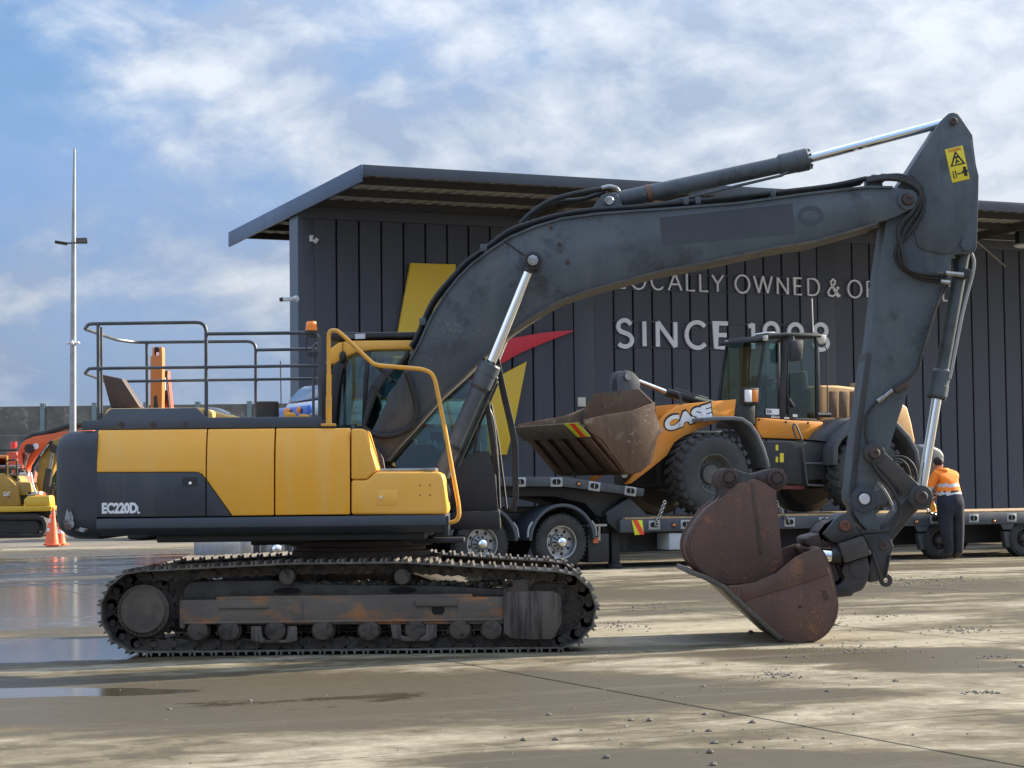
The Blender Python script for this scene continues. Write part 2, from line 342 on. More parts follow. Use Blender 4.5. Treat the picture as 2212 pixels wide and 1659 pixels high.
# ================================================================== site grid and ground
YAW = R(24.8)
T = Frame(ground_at(1208, 1233), YAW)                 # near side of the lowboy train
Bf = T.sub(0, 8.0)                                    # front wall of the warehouse
def ground_material():
    m = bpy.data.materials.new('wet_concrete'); m.use_nodes = True; t = m.node_tree; b = t.nodes['Principled BSDF']
    g = t.nodes.new('ShaderNodeNewGeometry'); pos = g.outputs['Position']
    sp = N(t, 'ShaderNodeSeparateXYZ'); t.links.new(pos, sp.inputs[0]); X, Y = sp.outputs[0], sp.outputs[1]
    rot = mapping(t, pos, rot=(0, 0, -YAW), sc=(1, 1, 1))
    str_ = mapping(t, rot, sc=(.36, 1.0, 1))
    big = noise(t, str_, .42, 5, .6, .8); mid = noise(t, str_, 1.5, 8, .62, .5); fine = noise(t, pos, 7, 8, .7); grit = noise(t, pos, 45, 4, .7)
    # standing water lies to the left of the machine
    def blob(cx, cy, rx, ry):
        dx = math_n(t, 'DIVIDE', math_n(t, 'SUBTRACT', X, cx), rx); dy = math_n(t, 'DIVIDE', math_n(t, 'SUBTRACT', Y, cy), ry)
        d = math_n(t, 'ADD', math_n(t, 'MULTIPLY', dx, dx), math_n(t, 'MULTIPLY', dy, dy))
        return math_n(t, 'SUBTRACT', 1.0, math_n(t, 'MINIMUM', d, 1.0))
    wetsum = None; pudsum = None
    for bx, by, rx, ry, am in ((60, 1405, 2.8, 1.7, .50), (-20, 1300, 5.8, 9.0, .36), (120, 1215, 9, 10, .24), (40, 1497, 1.5, .42, .42), (330, 1385, 1.5, 1.0, .19), (560, 1510, 4.5, 2.4, .23), (1880, 1415, 1.8, 1.0, .27), (2100, 1440, 1.3, .6, .24),
                               (1950, 1270, 7, 3.0, .13), (1450, 1290, 3, 2.2, .10), (1330, 1640, 1.4, .5, .22), (1800, 1645, 1.4, .6, .22), (1250, 1480, 1.2, .9, .10), (1560, 1500, 1.6, .5, .12), (600, 1240, 6, 6, .15)):
        p = ground_at(bx, by); q = math_n(t, 'MULTIPLY', blob(p.x, p.y, rx, ry), am); wetsum = q if wetsum is None else math_n(t, 'ADD', wetsum, q)
        if bx < 400 and am > .2: pudsum = q if pudsum is None else math_n(t, 'ADD', pudsum, q)
        elif am > .2: pudsum = math_n(t, 'ADD', pudsum, math_n(t, 'MULTIPLY', q, .35))
    base = math_n(t, 'ADD', math_n(t, 'MULTIPLY', big, .62), math_n(t, 'MULTIPLY', mid, .38))
    lvl = math_n(t, 'ADD', base, wetsum)
    rag = math_n(t, 'MULTIPLY', math_n(t, 'SUBTRACT', noise(t, rot, 3.2, 9, .74, .5), .5), .26)
    lvr = math_n(t, 'ADD', lvl, rag)
    damp = ramp(t, lvr, [(.435, 0.0), (.485, .55), (.545, 1.0)])
    soak = ramp(t, lvr, [(.525, 0.0), (.59, 1.0)])
    pud = ramp(t, math_n(t, 'ADD', math_n(t, 'ADD', base, pudsum), math_n(t, 'MULTIPLY', rag, .6)), [(.66, 0.0), (.70, 1.0)])
    dry = mixc(t, ramp(t, mid, [(.3, 0.0), (.7, 1.0)]), (.245, .218, .165), (.385, .348, .275))
    dry = mixc(t, ramp(t, fine, [(.40, 0.0), (.64, .7)]), dry, (.19, .165, .118))
    wet = mixc(t, ramp(t, fine, [(.3, 0.0), (.8, 1.0)]), (.080, .067, .043), (.135, .115, .080))
    col = mixc(t, damp, dry, wet); col = mixc(t, math_n(t, 'MULTIPLY', soak, .75), col, (.052, .042, .025))
    stain = ramp(t, noise(t, str_, .9, 9, .7, .8), [(.60, 0.0), (.68, .75)])
    col = mixc(t, stain, col, (.105, .075, .042))
    scuff = ramp(t, noise(t, mapping(t, rot, rot=(0, 0, R(8)), sc=(.10, 2.6, 1)), 1.0, 8, .72, .2), [(.55, 0.0), (.66, .55)])
    col = mixc(t, scuff, col, (.125, .110, .083))
    col = mixc(t, ramp(t, grit, [(.60, 0.0), (.70, .6)]), col, (.10, .092, .08))
    t.links.new(col, b.inputs['Base Color'])
    rg = math_n(t, 'SUBTRACT', math_n(t, 'SUBTRACT', .88, math_n(t, 'MULTIPLY', damp, .22)), math_n(t, 'MULTIPLY', soak, .14)); rg = math_n(t, 'ADD', rg, math_n(t, 'MULTIPLY', math_n(t, 'SUBTRACT', fine, .5), .22))
    mixr = N(t, 'ShaderNodeMix', data_type='FLOAT'); t.links.new(pud, mixr.inputs[0]); t.links.new(rg, mixr.inputs[2]); mixr.inputs[3].default_value = .13
    t.links.new(mixr.outputs[0], b.inputs['Roughness'])
    t.links.new(math_n(t, 'ADD', math_n(t, 'ADD', .04, math_n(t, 'MULTIPLY', soak, .14)), math_n(t, 'MULTIPLY', pud, .85)), b.inputs['Specular IOR Level'])
    bn = t.nodes.new('ShaderNodeBump'); bn.inputs['Distance'].default_value = .006
    t.links.new(math_n(t, 'SUBTRACT', .55, math_n(t, 'MULTIPLY', pud, .50)), bn.inputs['Strength'])
    t.links.new(math_n(t, 'ADD', fine, math_n(t, 'MULTIPLY', grit, .5)), bn.inputs['Height']); t.links.new(bn.outputs[0], b.inputs['Normal'])
    MATS['wet_concrete'] = m; return m
concrete = ground_material()
dirt = M('yard_dirt', (.10, .085, .065), .85, var=(.17, .145, .11), vscale=.5, bump=.4, bscale=8)
gr = link('ground', MB().add([(-700, -120, -.03), (700, -120, -.03), (700, 1200, -.03), (-700, 1200, -.03)], [(0, 1, 2, 3)]).mesh('ground', 0, 0), None, dirt); gr['kind'] = 'structure'
Gf = Frame((0, 0, 0), YAW)
U0, DU, W0, DW = 6.87, 5.1, 10.69, 5.44
pave = link('concrete_yard', None); pave['kind'] = 'structure'; pave.rotation_euler = (0, 0, YAW)
sm = None
for i in range(-6, 10):
    for j in range(-3, 13):
        if sm is None:
            sm = MB().box(.013, DU - .013, .013, DW - .013, -.028, 0).mesh('concrete_slab', .004, 0, 1); sm.materials.append(concrete)
        cw_ = Gf.pt(U0 + (i + .5) * DU, W0 + (j + .5) * DW)
        if cw_.y > 55 + .25 * cw_.x: continue
        link('concrete_slab', sm, pave, None, (U0 + i * DU, W0 + j * DW, random.uniform(-.0015, .0)))

# ================================================================== main excavator
EX = Frame((-1.465, 19.9, 0), 0.0)
ex = thing('excavator', EX, 'large yellow and charcoal crawler excavator filling the yard, boom reaching right over its bucket', 'excavator')
px, pf = EX.px, EX.pf
def p3(z, x, y, w): u, h = px(z, x, y, w); return (u, w, h)

# ---- tracks
def track_path():
    D = lambda x, y: px('D', x, y, -1.495)
    s = D(305, 1319); i = D(1205, 1315); r_s, r_i = .395, .372
    top = [D(620, 1207), D(869, 1204)]
    pts = []
    a0 = 90.0
    pts.append((i[0], i[1] - r_i)); pts.append((s[0], s[1] - r_s))
    for k in range(1, 25): a = R(-90 - 172 * k / 24); pts.append((s[0] + r_s * math.cos(a), s[1] + r_s * math.sin(a)))
    pts += top
    for k in range(0, 25): a = R(84 - 174 * k / 24); pts.append((i[0] + r_i * math.cos(a), i[1] + r_i * math.sin(a)))
    return pts, s, i
path, SPR, IDL = track_path()
zoff = min(z for _, z in path)
path = [(u, z - zoff) for u, z in path]; SPR = (SPR[0], SPR[1] - zoff); IDL = (IDL[0], IDL[1] - zoff)
seg = [math.hypot(b[0] - a[0], b[1] - a[1]) for a, b in zip(path, path[1:])]; PL = sum(seg)
NSH = round(PL / .1935); PITCHL = PL / NSH
def along(s):
    s %= PL; i = 0
    while s > seg[i] and i < len(seg) - 1: s -= seg[i]; i += 1
    a, b = path[i], path[i + 1]; t = s / seg[i]
    return a[0] + (b[0] - a[0]) * t, a[1] + (b[1] - a[1]) * t
sh = MB(); hp = PITCHL / 2
sh.prism([(-hp + .004, -.042), (hp + .014, -.042), (hp + .020, -.036), (hp + .010, -.030), (-hp + .004, -.030)], -.30, .30)
for x, h in ((-hp + .012, .0), (-.006, -.002), (hp - .028, .0)):
    sh.prism([(x, -.0305), (x + .026, -.0305), (x + .019, h), (x + .006, h)], -.298, .298)
shoe_me = sh.mesh('track_shoe', 0, 30); shoe_me.materials.append(shoem)
lk = MB()
for w in (-.105, .075):
    lk.prism([(-hp - .02, -.125), (-hp + .03, -.145), (0, -.128), (hp - .03, -.145), (hp + .02, -.125), (hp + .02, -.075), (hp - .01, -.0425), (-hp + .03, -.0425), (-hp - .02, -.075)], w, w + .03)
lk.cyl((-hp, -.125, -.098), (-hp, .125, -.098), .030, n=12)
for x in (-.045, .045):
    lk.box(x - .02, x + .02, -.10, .10, -.06, -.0415)
link_me = lk.mesh('track_link', 0, 30); link_me.materials.append(mud)
spro = MB(); nt_ = 23
prof = []
for k in range(nt_ * 4):
    a = 2 * math.pi * k / (nt_ * 4); r = .295 if k % 4 in (0, 1) else .258
    prof.append((r * math.cos(a), r * math.sin(a)))
spro.prism(prof, -.035, .035); spro.cyl((0, -.16, 0), (0, .12, 0), .215, n=32)
spro_me = spro.mesh('sprocket', 0, 30); spro_me.materials.append(mud)
fd = MB(); fd.lathe((0, 0, 0), (0, -1, 0), [(.232, -.02), (.232, .0), (.205, .012), (.2, .03), (.19, .04), (0, .045)], 36)
for k in range(30):
    a = 2 * math.pi * k / 30; fd.cyl((.216 * math.cos(a), -.0, .216 * math.sin(a)), (.216 * math.cos(a), -.022, .216 * math.sin(a)), .009, n=6)
guardm2 = M('muddy_cover', (.075, .060, .047), .75, var=(.12, .098, .078), vscale=7, bump=.4, bscale=50)
fd_me = fd.mesh('final_drive_cover'); fd_me.materials.append(guardm2)
idm = MB(); idm.lathe((0, 0, 0), (0, 1, 0), [(.06, -.10), (.25, -.04), (.295, -.04), (.295, -.055), (.31, -.055), (.31, .055), (.295, .055), (.295, .04), (.25, .04), (.06, .10)], 40)
idm_me = idm.mesh('idler_wheel'); idm_me.materials.append(mud)
rol = MB(); rol.lathe((0, 0, 0), (0, -1, 0), [(.075, .26), (.088, .255), (.095, .24), (.095, .19), (.108, .185), (.108, .15), (.085, .145), (.085, -.145), (.108, -.15), (.108, -.185), (.07, -.2)], 20)
rol_me = rol.mesh('track_roller'); rol_me.materials.append(mud)
crl = MB(); crl.lathe((0, 0, 0), (0, -1, 0), [(0, .19), (.062, .188), (.072, .18), (.072, .10), (.062, .1), (.062, -.1), (.03, -.1), (.03, -.3)], 20)
crl_me = crl.mesh('carrier_roller'); crl_me.materials.append(mud)
def near(z, pts, w): return [(a, b - zoff * 0) for a, b in pf(z, w, pts)]
wf = -.24                                             # frame face relative to the track centre line
def track(side):
    wc = 1.195 * side                                 # track centre line
    tw = -1.195 + wf
    f = MB()
    fr_prof = near('C', [(740, 545), (740, 745), (775, 745), (780, 718), (2212, 716)], tw) + near('U', [(1230, 712), (1230, 520), (900, 520), (500, 520), (0, 525)], tw)
    f.prism(fr_prof, wf, .24)
    up_prof = near('C', [(750, 544), (760, 470), (800, 420), (1000, 408), (1500, 405), (1640, 430), (2100, 440)], tw) + near('U', [(700, 440), (1000, 455), (1230, 470), (1235, 519)], tw)
    top = [(u, .0, z) for u, z in up_prof]
    upm = MB().prism(up_prof, wf + .12, .22)
    f.box(px('C', 1000, 0, tw)[0], px('U', 1000, 0, tw)[0], wf + .001, wf + .16, px('C', 1000, 545, tw)[1], px('C', 1000, 520, tw)[1])
    # lower flange, rails, step, welds
    a, b = px('C', 775, 700, tw); c, d_ = px('U', 1215, 700, tw)
    f.box(a, c, wf - .022, wf + .01, b - .018, b + .004)
    a, b = px('C', 1020, 575, tw); c, d_ = px('C', 1375, 600, tw); f.box(a, c, wf - .014, wf + .01, d_, b)
    a, b = px('U', 595, 540, tw); c, d_ = px('U', 900, 583, tw); f.box(a, c, wf - .020, wf + .01, d_, b)
    for z_, x_ in (('C', 752), ('C', 1625), ('U', 840), ('U', 900)):
        a, b = px(z_, x_, 540, tw); c, d_ = px(z_, x_, 700, tw); f.box(a - .005, a + .005, wf - .006, wf + .01, d_, b)
    o = link('track_frame', f.mesh('track_frame', .006, 32), ex, framem); o.location = (0, wc, 0)
    if side > 0: o.rotation_euler = (0, 0, 0)
    part(o, 'frame_top', upm, M('wet_black_mud', (.030, .026, .022), .6, var=(.065, .057, .048), vscale=9, bump=.8, bscale=30), .01)
    # dark openings in the frame side
    q = MB(); a, b = px('U', 712, 592, tw); c, d_ = px('U', 805, 645, tw)
    q.prism([(a, b), (c, b), (c, d_ + .03), (c - .02, d_), (a + .02, d_), (a, d_ + .03)], wf - .004, wf + .012); part(o, 'frame_opening', q, M('dark_hollow', (.006, .006, .006), .9))
    for z_, x_, y_ in (('C', 1515, 475), ('U', 505, 470)):
        u, z = px(z_, x_, y_, tw + .12); q = MB()
        q.prism([(u + .125 * math.cos(k * math.pi / 8), z + .028 * math.sin(k * math.pi / 8)) for k in range(16)], wf + .112, wf + .13); part(o, 'frame_slot', q, MATS['dark_hollow'])
    # idler guard
    g = MB(); g.prism(near('U', [(1228, 505), (1260, 480), (1590, 478), (1648, 510), (1650, 700), (1590, 810), (1570, 822), (1430, 824), (1280, 815), (1232, 770)], tw), wf - .03, wf + .05)
    a, b = px('U', 1422, 500, tw); f2, d_ = px('U', 1422, 815, tw); g.box(a - .004, a + .004, wf - .033, wf, d_, b)
    part(o, 'idler_guard', g, guardm, .012)
    for z_, x_, y_ in (('C', 1590, 0), ('U', 750, 0)):     # roller guards
        pass
    for z0, pts in (('C', [(1255, 730), (1330, 728), (1335, 800), (1360, 828), (1500, 828), (1515, 800), (1518, 728), (1585, 728), (1588, 832), (1520, 850), (1330, 850), (1258, 832)]),
                    ('U', [(415, 718), (490, 716), (495, 790), (520, 805), (650, 803), (668, 785), (670, 716), (748, 714), (748, 805), (690, 835), (520, 838), (430, 815)])):
        part(o, 'roller_guard', MB().prism(near(z0, pts, tw), wf - .015, wf + .02), guardm, .006)
    s_ = link('sprocket', spro_me, o, None, (SPR[0], 0, SPR[1])); link('final_drive_cover', fd_me, o, None, (SPR[0], -.20, SPR[1]))
    link('idler_wheel', idm_me, o, None, (IDL[0], 0, IDL[1]))
    for z_, x_, y_ in (('C', 870, 760), ('C', 1095, 760), ('C', 1430, 760), ('C', 1770, 757), ('U', 260, 757), ('U', 595, 752), ('U', 915, 752), ('U', 1145, 752)):
        u, z = px(z_, x_, y_, tw); link('track_roller', rol_me, o, None, (u, 0, z))
    for x in (620, 869):
        u, z = px('D', x, 1246, tw); link('carrier_roller', crl_me, o, None, (u, -.06, z))
        part(o, 'roller_bracket', MB().box(u - .06, u + .06, .02, .10, z - .2, z + .02), mud)
    ph = .35 if side < 0 else .1
    for k in range(NSH):
        s0 = (k + ph) * PITCHL
        a, b, c = along(s0 - hp), along(s0), along(s0 + hp)
        tx, tz = c[0] - a[0], c[1] - a[1]; th = -math.atan2(tz, tx)
        mid = ((a[0] + c[0]) / 2 * .5 + b[0] * .5, (a[1] + c[1]) / 2 * .5 + b[1] * .5)
        j = random.uniform(-.012, .012)
        q = link('track_shoe', shoe_me, o, None, (mid[0], random.uniform(-.003, .003), mid[1])); q.rotation_euler = (0, th + j, 0)
        q = link('track_link', link_me, o, None, (mid[0], 0, mid[1])); q.rotation_euler = (0, th, 0)
    return o
tl = track(-1); tr = track(1)
# caked mud and stones lying on the near frame
mm = MB()
for k in range(420):
    t = random.random(); z_, x_ = ('C', 1300 + t * 1800); u, z = px(z_, x_, 440, -1.3)
    u += random.uniform(-.1, .1); r = random.uniform(.008, .026); w = random.uniform(-1.28, -1.0)
    mm.ball((u, w, z + random.uniform(-.01, .03)), r * 1.4, r, r, 5, 3)
o = part(ex, 'caked_mud', mm, M('caked_mud', (.05, .043, .034), .8, var=(.11, .095, .075), vscale=30)); o['kind'] = 'stuff'
# ---- car body and slew ring
zt = px('D', 700, 1178, 0)[1]
cb = MB(); cb.box(-.75, .75, -.62, .62, .42, zt - .1)
for sx in (-1, 1):
    for sy in (-1, 1): cb.bar((sx * .45, sy * .45, .62), (sx * 1.0, sy * 1.0, .45), .2, .13)
part(ex, 'car_body', cb, mud, .03)
sr = MB(); sr.lathe((0, 0, 0), (0, 0, 1), [(.60, zt - .12), (.66, zt - .1), (.66, zt - .05), (.62, zt - .045), (.62, zt - .01), (.68, zt), (.68, zt + .05), (.6, zt + .06)], 40)
part(ex, 'slew_ring', sr, rustdark)

# ---- upper structure
WB = -1.35
zb = lambda x, y: px('B', x, y, WB)
u_l, z_sk_top = px('K', 888, 1243, WB); u_r = zb(1012, 1440)[0]
z_cre = zb(500, 1508)[1]; z_bot = zb(500, 1553)[1]
ul2, zl2 = px('K', 1050, 1340, WB)
sk = MB(); dsk = (z_sk_top - z_cre)
# platform skirt: upright band then a chamfer going in underneath
secs = [(u_l, z_sk_top - .004, .0, z_cre + .0), (u_r, z_sk_top - .012, .0, z_cre)]
ring = []
for (u, tuck) in ((u_l, .0), (ul2, .0), (u_r - .12, 0), (u_r, 0)):
    ring.append([(u, WB + .006, z_sk_top - .004), (u, WB + .004, z_cre + (.0 if u > u_l + .05 else .0)), (u + (.0), WB + .11, z_bot), (u, 1.2, z_bot), (u, 1.3, z_sk_top)])
vs = [p for r_ in ring for p in r_]; k5 = 5
fs = [(i * k5 + j, i * k5 + (j + 1) % k5, (i + 1) * k5 + (j + 1) % k5, (i + 1) * k5 + j) for i in range(len(ring) - 1) for j in range(k5)] + [tuple(range(k5)), tuple(range(len(vs) - k5, len(vs)))]
part(ex, 'platform_skirt', MB().add(vs, fs), M('blue_grey_skirt', (.042, .052, .068), .4, var=(.055, .064, .08), vscale=2, bump=.05), .008)
part(ex, 'under_frame', MB().box(u_l + .5, u_r - .2, -1.1, 1.1, z_bot - .07, z_bot + .002).box(-1.0, 1.0, -.45, .45, z_bot - .12, z_bot - .071), blackpaint, .01)
# counterweight: rounded tail lofted from a plan outline
cu1 = px('K', 868, 900, WB)[0]; cu0 = px('K', 531, 900, WB + .12)[0] - .04; cz0 = px('K', 700, 1442, WB)[1]; cz1 = px('K', 800, 431, WB)[1]
def plan(inset):
    pts = [(cu1, WB - .0 + inset)]
    pts += [(cu0 + .42, WB + inset)]
    for k in range(1, 7):
        a = R(90 * k / 6); pts.append((cu0 + .30 + inset - .30 * math.sin(a), WB + .30 + inset - .30 * math.cos(a)))
    for k in range(1, 10):
        w = -1.05 + 2.1 * k / 10; pts.append((cu0 + inset - .10 * (1 - (w / 1.05) ** 2), w))
    for k in range(0, 7):
        a = R(90 * k / 6); pts.append((cu0 + .30 + inset - .30 * math.cos(a), 1.05 - inset + .30 * math.sin(a)))
    pts.append((cu1, 1.35 - inset)); return pts
cw = MB(); lv = [(.16, cz0), (.075, cz0 + .035), (.02, cz0 + .10), (0, cz0 + .2), (0, cz1 - .16), (.015, cz1 - .09), (.05, cz1 - .03), (.11, cz1)]
vs = []; n = len(plan(0))
for i, z in lv: vs += [(a, b, z) for a, b in plan(i)]
fs = [(i * n + j, i * n + (j + 1) % n, (i + 1) * n + (j + 1) % n, (i + 1) * n + j) for i in range(len(lv) - 1) for j in range(n)] + [tuple(range(n)), tuple(range(len(vs) - n, len(vs)))]
cw.add(vs, fs); part(ex, 'counterweight', cw, cwgrey, 0, 40, label='charcoal counterweight scraped to rust at its lower corner')
sc_ = MB()                                            # bare scraped patch on the lower corner
u, z = px('K', 640, 1270, WB)
random.seed(3)
def blot(mb, u, z, ru, rz, w, n=26, th=.002):
    mb.prism([(u + ru * math.cos(2 * math.pi * k / n) * random.uniform(.55, 1.1), z + rz * math.sin(2 * math.pi * k / n) * random.uniform(.55, 1.1)) for k in range(n)], w - th, w + .01)
sc_ = MB(); blot(sc_, px('K', 640, 1265, WB)[0], px('K', 640, 1265, WB)[1], .05, .115, WB - .001); blot(sc_, px('K', 755, 1350, WB)[0], px('K', 755, 1350, WB)[1], .06, .022, WB)
part(ex, 'scraped_paint', sc_, M('bare_scrape', (.33, .36, .38), .5, var=(.10, .06, .045), vscale=16, vlo=.42, vhi=.56))
# side doors
GAP = .004
def curve_in(me, ztop, depth=.075, zone=.42, w_in=.0):
    bm = bmesh.new(); bm.from_mesh(me)
    for k in range(9):
        z = ztop - zone * (k + .6) / 9.0; geo = bm.verts[:] + bm.edges[:] + bm.faces[:]
        bmesh.ops.bisect_plane(bm, geom=geo, plane_co=(0, 0, z), plane_no=(0, 0, 1))
    for v in bm.verts:
        t = (v.co.z - (ztop - zone)) / zone
        if t > 0: v.co.y += depth * t ** 2.6
    bm.to_mesh(me); bm.free(); me.polygons.foreach_set('use_smooth', [True] * len(me.polygons)); me.set_sharp_from_angle(angle=R(32)); me.update()
def door(name, prof, w0=WB, th=.05, mat=yellow, bev=.010):
    o = part(ex, name, MB().prism(prof, w0, w0 + th), mat, bev, 32, 3); curve_in(o.data, max(z for _, z in prof)); return o
a = lambda pts, w=WB: pf('A', w, pts)
body_core = MB()
ca, cb_ = px('A', 420, 1000, WB), px('B', 415, 1430, WB)
body_core.box(ca[0] - .06, cb_[0] + .012, WB + .085, 1.3, z_sk_top, px('A', 800, 985, WB)[1] - .03)
part(ex, 'engine_bay', body_core, M('gap_shade_black', (.003, .003, .003), .9))  # near-black core paints the shade in the gap beside the counterweight
d1 = door('rear_door', a([(418, 985), (425, 976), (1203, 969), (1203, 1325), (1180, 1296), (1150, 1281), (1120, 1278), (418, 1281)]))
g1 = part(d1, 'door_panel', MB().prism(a([(418, 1284), (1120, 1281), (1150, 1284), (1178, 1298), (1203, 1330), (1203, 1597), (418, 1604)]), WB - .001, WB + .05), grey, .006, label='charcoal lower half of the rear door with white lettering')
lt = MB().prism(a([(1038, 1316), (1144, 1314), (1144, 1380), (1038, 1382)]), WB - .003, WB + .01)
part(d1, 'latch_plate', lt, blackpaint); u, z = px('A', 1091, 1362, WB); part(d1, 'latch', MB().lathe((u, WB - .003, z), (0, -1, 0), [(.016, 0), (.016, .006), (.01, .012), (0, .013)], 14), chrome)
u, z = px('A', 457, 1580, WB); u2, z2 = px('A', 712, 1497, WB)
part(d1, 'lettering', text_mb('EC220D', u, z, u2 - u, z2 - z, WB - .002, .003, .05), white)
u, z = px('A', 712, 1577, WB); u2, z2 = px('A', 732, 1523, WB)
part(d1, 'lettering', text_mb('L', u, z, u2 - u, z2 - z, WB - .002, .003, .03), white)
d2 = door('middle_door', a([(1212, 969), (1695, 964), (1695, 1590), (1396, 1594), (1211, 1335)]))
part(d2, 'door_panel', MB().prism(a([(1211, 1341), (1391, 1596), (1211, 1597)]), WB - .001, WB + .05), grey, .004)
d3 = door('front_door', a([(1705, 963)]) + pf('B', WB, [(421, 903), (421, 1437)]) + a([(1705, 1590)]))
# front tool box with the sloped fairing
tb = part(ex, 'front_fairing', MB().prism(pf('B', WB, [(430, 908), (505, 908), (522, 925), (590, 1160), (570, 1178), (525, 1221), (430, 1222)]), WB - .002, WB + .62), yellow, .02, 32, 3)
tb2 = part(ex, 'tool_box', MB().prism(pf('B', WB, [(430, 1225), (527, 1224), (574, 1181), (595, 1173), (960, 1173), (990, 1185), (1000, 1215), (1008, 1260), (1026, 1405), (1018, 1437), (430, 1438)]), WB, WB + .72), yellow, .022, 32, 3)
u0, z1 = zb(588, 1288); u1, z0 = zb(718, 1380); h_ = MB().prism([(u0, z0), (u1, z0), (u1, z1), (u0, z1)], WB - .004, WB + .01)
part(tb2, 'hatch', h_, yellow, .003); u, z = zb(612, 1332)
part(tb2, 'hatch_lock', MB().lathe((u, WB - .004, z), (0, -1, 0), [(.016, 0), (.016, .004), (.012, .01), (0, .011)], 14), chrome)
for x_, y_ in ((854, 1257), (915, 1256), (856, 1319), (916, 1318)):
    u, z = zb(x_, y_); part(tb2, 'bolt_hole', MB().cyl((u, WB - .001, z), (u, WB + .01, z), .007, n=10), black)
u0, z0 = zb(600, 1171); u1, _ = zb(950, 1171)
part(tb2, 'anti_slip_plate', MB().box(u0, u1, WB + .06, WB + .66, z0 - .002, z0 + .025), steel, .006)
u, z = zb(1020, 1480); part(ex, 'step_bracket', MB().box(u - .02, u + .015, WB + .02, WB + .12, z - .13, z + .05), blackpaint, .005)
# fittings at the front face of the tool box
hs = MB()
for k in range(3):
    q = [p3('V', 770 + 8 * k, 1180, -.9 + .08 * k), p3('V', 815 + 10 * k, 1260, -.9 + .08 * k), p3('V', 830 + 8 * k, 1330, -.9 + .08 * k), p3('V', 815 + 4 * k, 1440, -.9 + .08 * k)]
    hs.tube(spline(q), .014, 6)
part(ex, 'valve_hoses', hs, black)
# main frame deck between tool box and cab
part(ex, 'main_frame', MB().box(-1.2, u_r - .05, -.62, .2, z_bot, z_sk_top + .2), blackpaint, .02)

# ---- hood top, walkway side plate, exhaust
ht = px('A', 800, 975, WB)[1]
part(ex, 'engine_hood', MB().box(px('A', 440, 0, WB)[0], px('A', 1180, 0, WB)[0], -1.16, 1.25, ht - .06, px('A', 800, 822, -1.0)[1]), M('dusty_hood_yellow', (.60, .35, .07), .5, var=(.5, .36, .16), vscale=2.5), .05, 32, 3)
part(ex, 'deck_cover', MB().box(px('A', 1180, 0, WB)[0], px('A', 2030, 0, WB)[0], -1.16, 1.2, ht - .06, px('A', 1600, 905, -1.0)[1]), grey, .02)
wk = part(ex, 'walkway_side_plate', MB().prism(a([(312, 906), (440, 906), (520, 823), (1140, 816), (1205, 886), (2042, 880), (2035, 958), (1200, 966), (312, 976)], -1.22), -1.22, -1.18), M('blue_grey_plate', (.050, .062, .080), .38, var=(.064, .076, .094), vscale=1.6), .006)
for x_ in (600, 830, 1060):
    u, z = px('A', x_, 935, -1.22); part(wk, 'bolt', MB().lathe((u, -1.22, z), (0, -1, 0), [(.026, -.002), (.026, .003), (.016, .003), (.016, .008), (0, .009)], 14), M('bolt_rust', (.06, .04, .03), .6))
e1 = MB(); e1.prism(a([(455, 575), (600, 605), (735, 815), (520, 815)], -.35), -.35, -.12)
part(ex, 'exhaust_stack', e1, rustdark, .012, label='rusty slanted exhaust stack')
c_, z_ = px('A', 1647, 880, .25); _, zt_ = px('A', 1647, 772, .25)
part(ex, 'air_intake', MB().lathe((c_, .25, 0), (0, 0, 1), [(.115, z_ - .12), (.115, zt_ - .01), (.108, zt_), (.1, zt_ - .02), (0, zt_ - .03)], 24), M('mossy_drum', (.03, .035, .032), .6, var=(.085, .04, .025), vscale=9))
bp = MB(); bp.prism(a([(1145, 826), (1230, 835), (1300, 860), (1440, 880), (1470, 890), (1470, 960), (1145, 960)], .2), .1, .7); part(ex, 'hood_bulge', bp, M('dusty_hood_yellow', ()), .03, 32, 3)
bp = MB(); bp.prism(a([(1200, 812), (1290, 818), (1350, 845), (1372, 885), (1330, 885), (1230, 830)], .25), .2, .6); part(ex, 'hood_cap', bp, M('pale_grey_paint', (.32, .36, .42), .4), .015)
for x0, x1, y0, y1 in ((1768, 1842, 850, 885), (1870, 1945, 864, 885)):
    part(ex, 'filler_cap', MB().prism(a([(x0, y1), (x0, y0 + 6), (x0 + 10, y0), (x1 - 10, y0), (x1, y0 + 6), (x1, y1)], -.8), -.8, -.66), yellow, .01)

# ---- guard rail
WR = -1.15; tubr = .0165
def pA(x, y, w=WR): return p3('A', x, y, w)
gm = M('guardrail_paint', (.040, .050, .062), .38, var=(.07, .08, .09), vscale=5)
zt1 = px('A', 800, 207, WR)[1]; zt2 = px('A', 800, 530, WR)[1]
WFAR = 1.15
far = lambda x, y: (lambda p: (p[0], WFAR, p[1]))(px('A', x, y, WFAR))
c1 = EX.atz('A', 333, 248, zt1); c2 = EX.atz('A', 560, 326, zt1)
gr_ = part(ex, 'guard_rail', MB().tube(rounded([far(1565, 800), far(1565, 337), (far(700, 345)[0], WFAR, far(700, 345)[2]), (c2[0], min(c2[1], WFAR - .1), zt1), (c1[0], c1[1], zt1), pA(365, 211), pA(1207, 200), pA(1209, 888)], .09), tubr, 8), gm)
m1 = EX.atz('A', 335, 568, zt2)
part(gr_, 'mid_rail', MB().tube(rounded([far(2005, 606), far(620, 626), (far(600, 626)[0] - .15, WFAR - .15, far(600, 626)[2]), (m1[0], m1[1], zt2), pA(365, 533), pA(1209, 524), pA(2022, 512)], .06), tubr * .9, 8), gm)
part(gr_, 'top_rail', MB().tube(rounded([pA(1209, 284), pA(2024, 275), pA(2026, 885)], .09), tubr, 8), gm)
part(gr_, 'top_rail', MB().tube([far(1568, 400), far(2000, 393)], tubr, 8), gm)
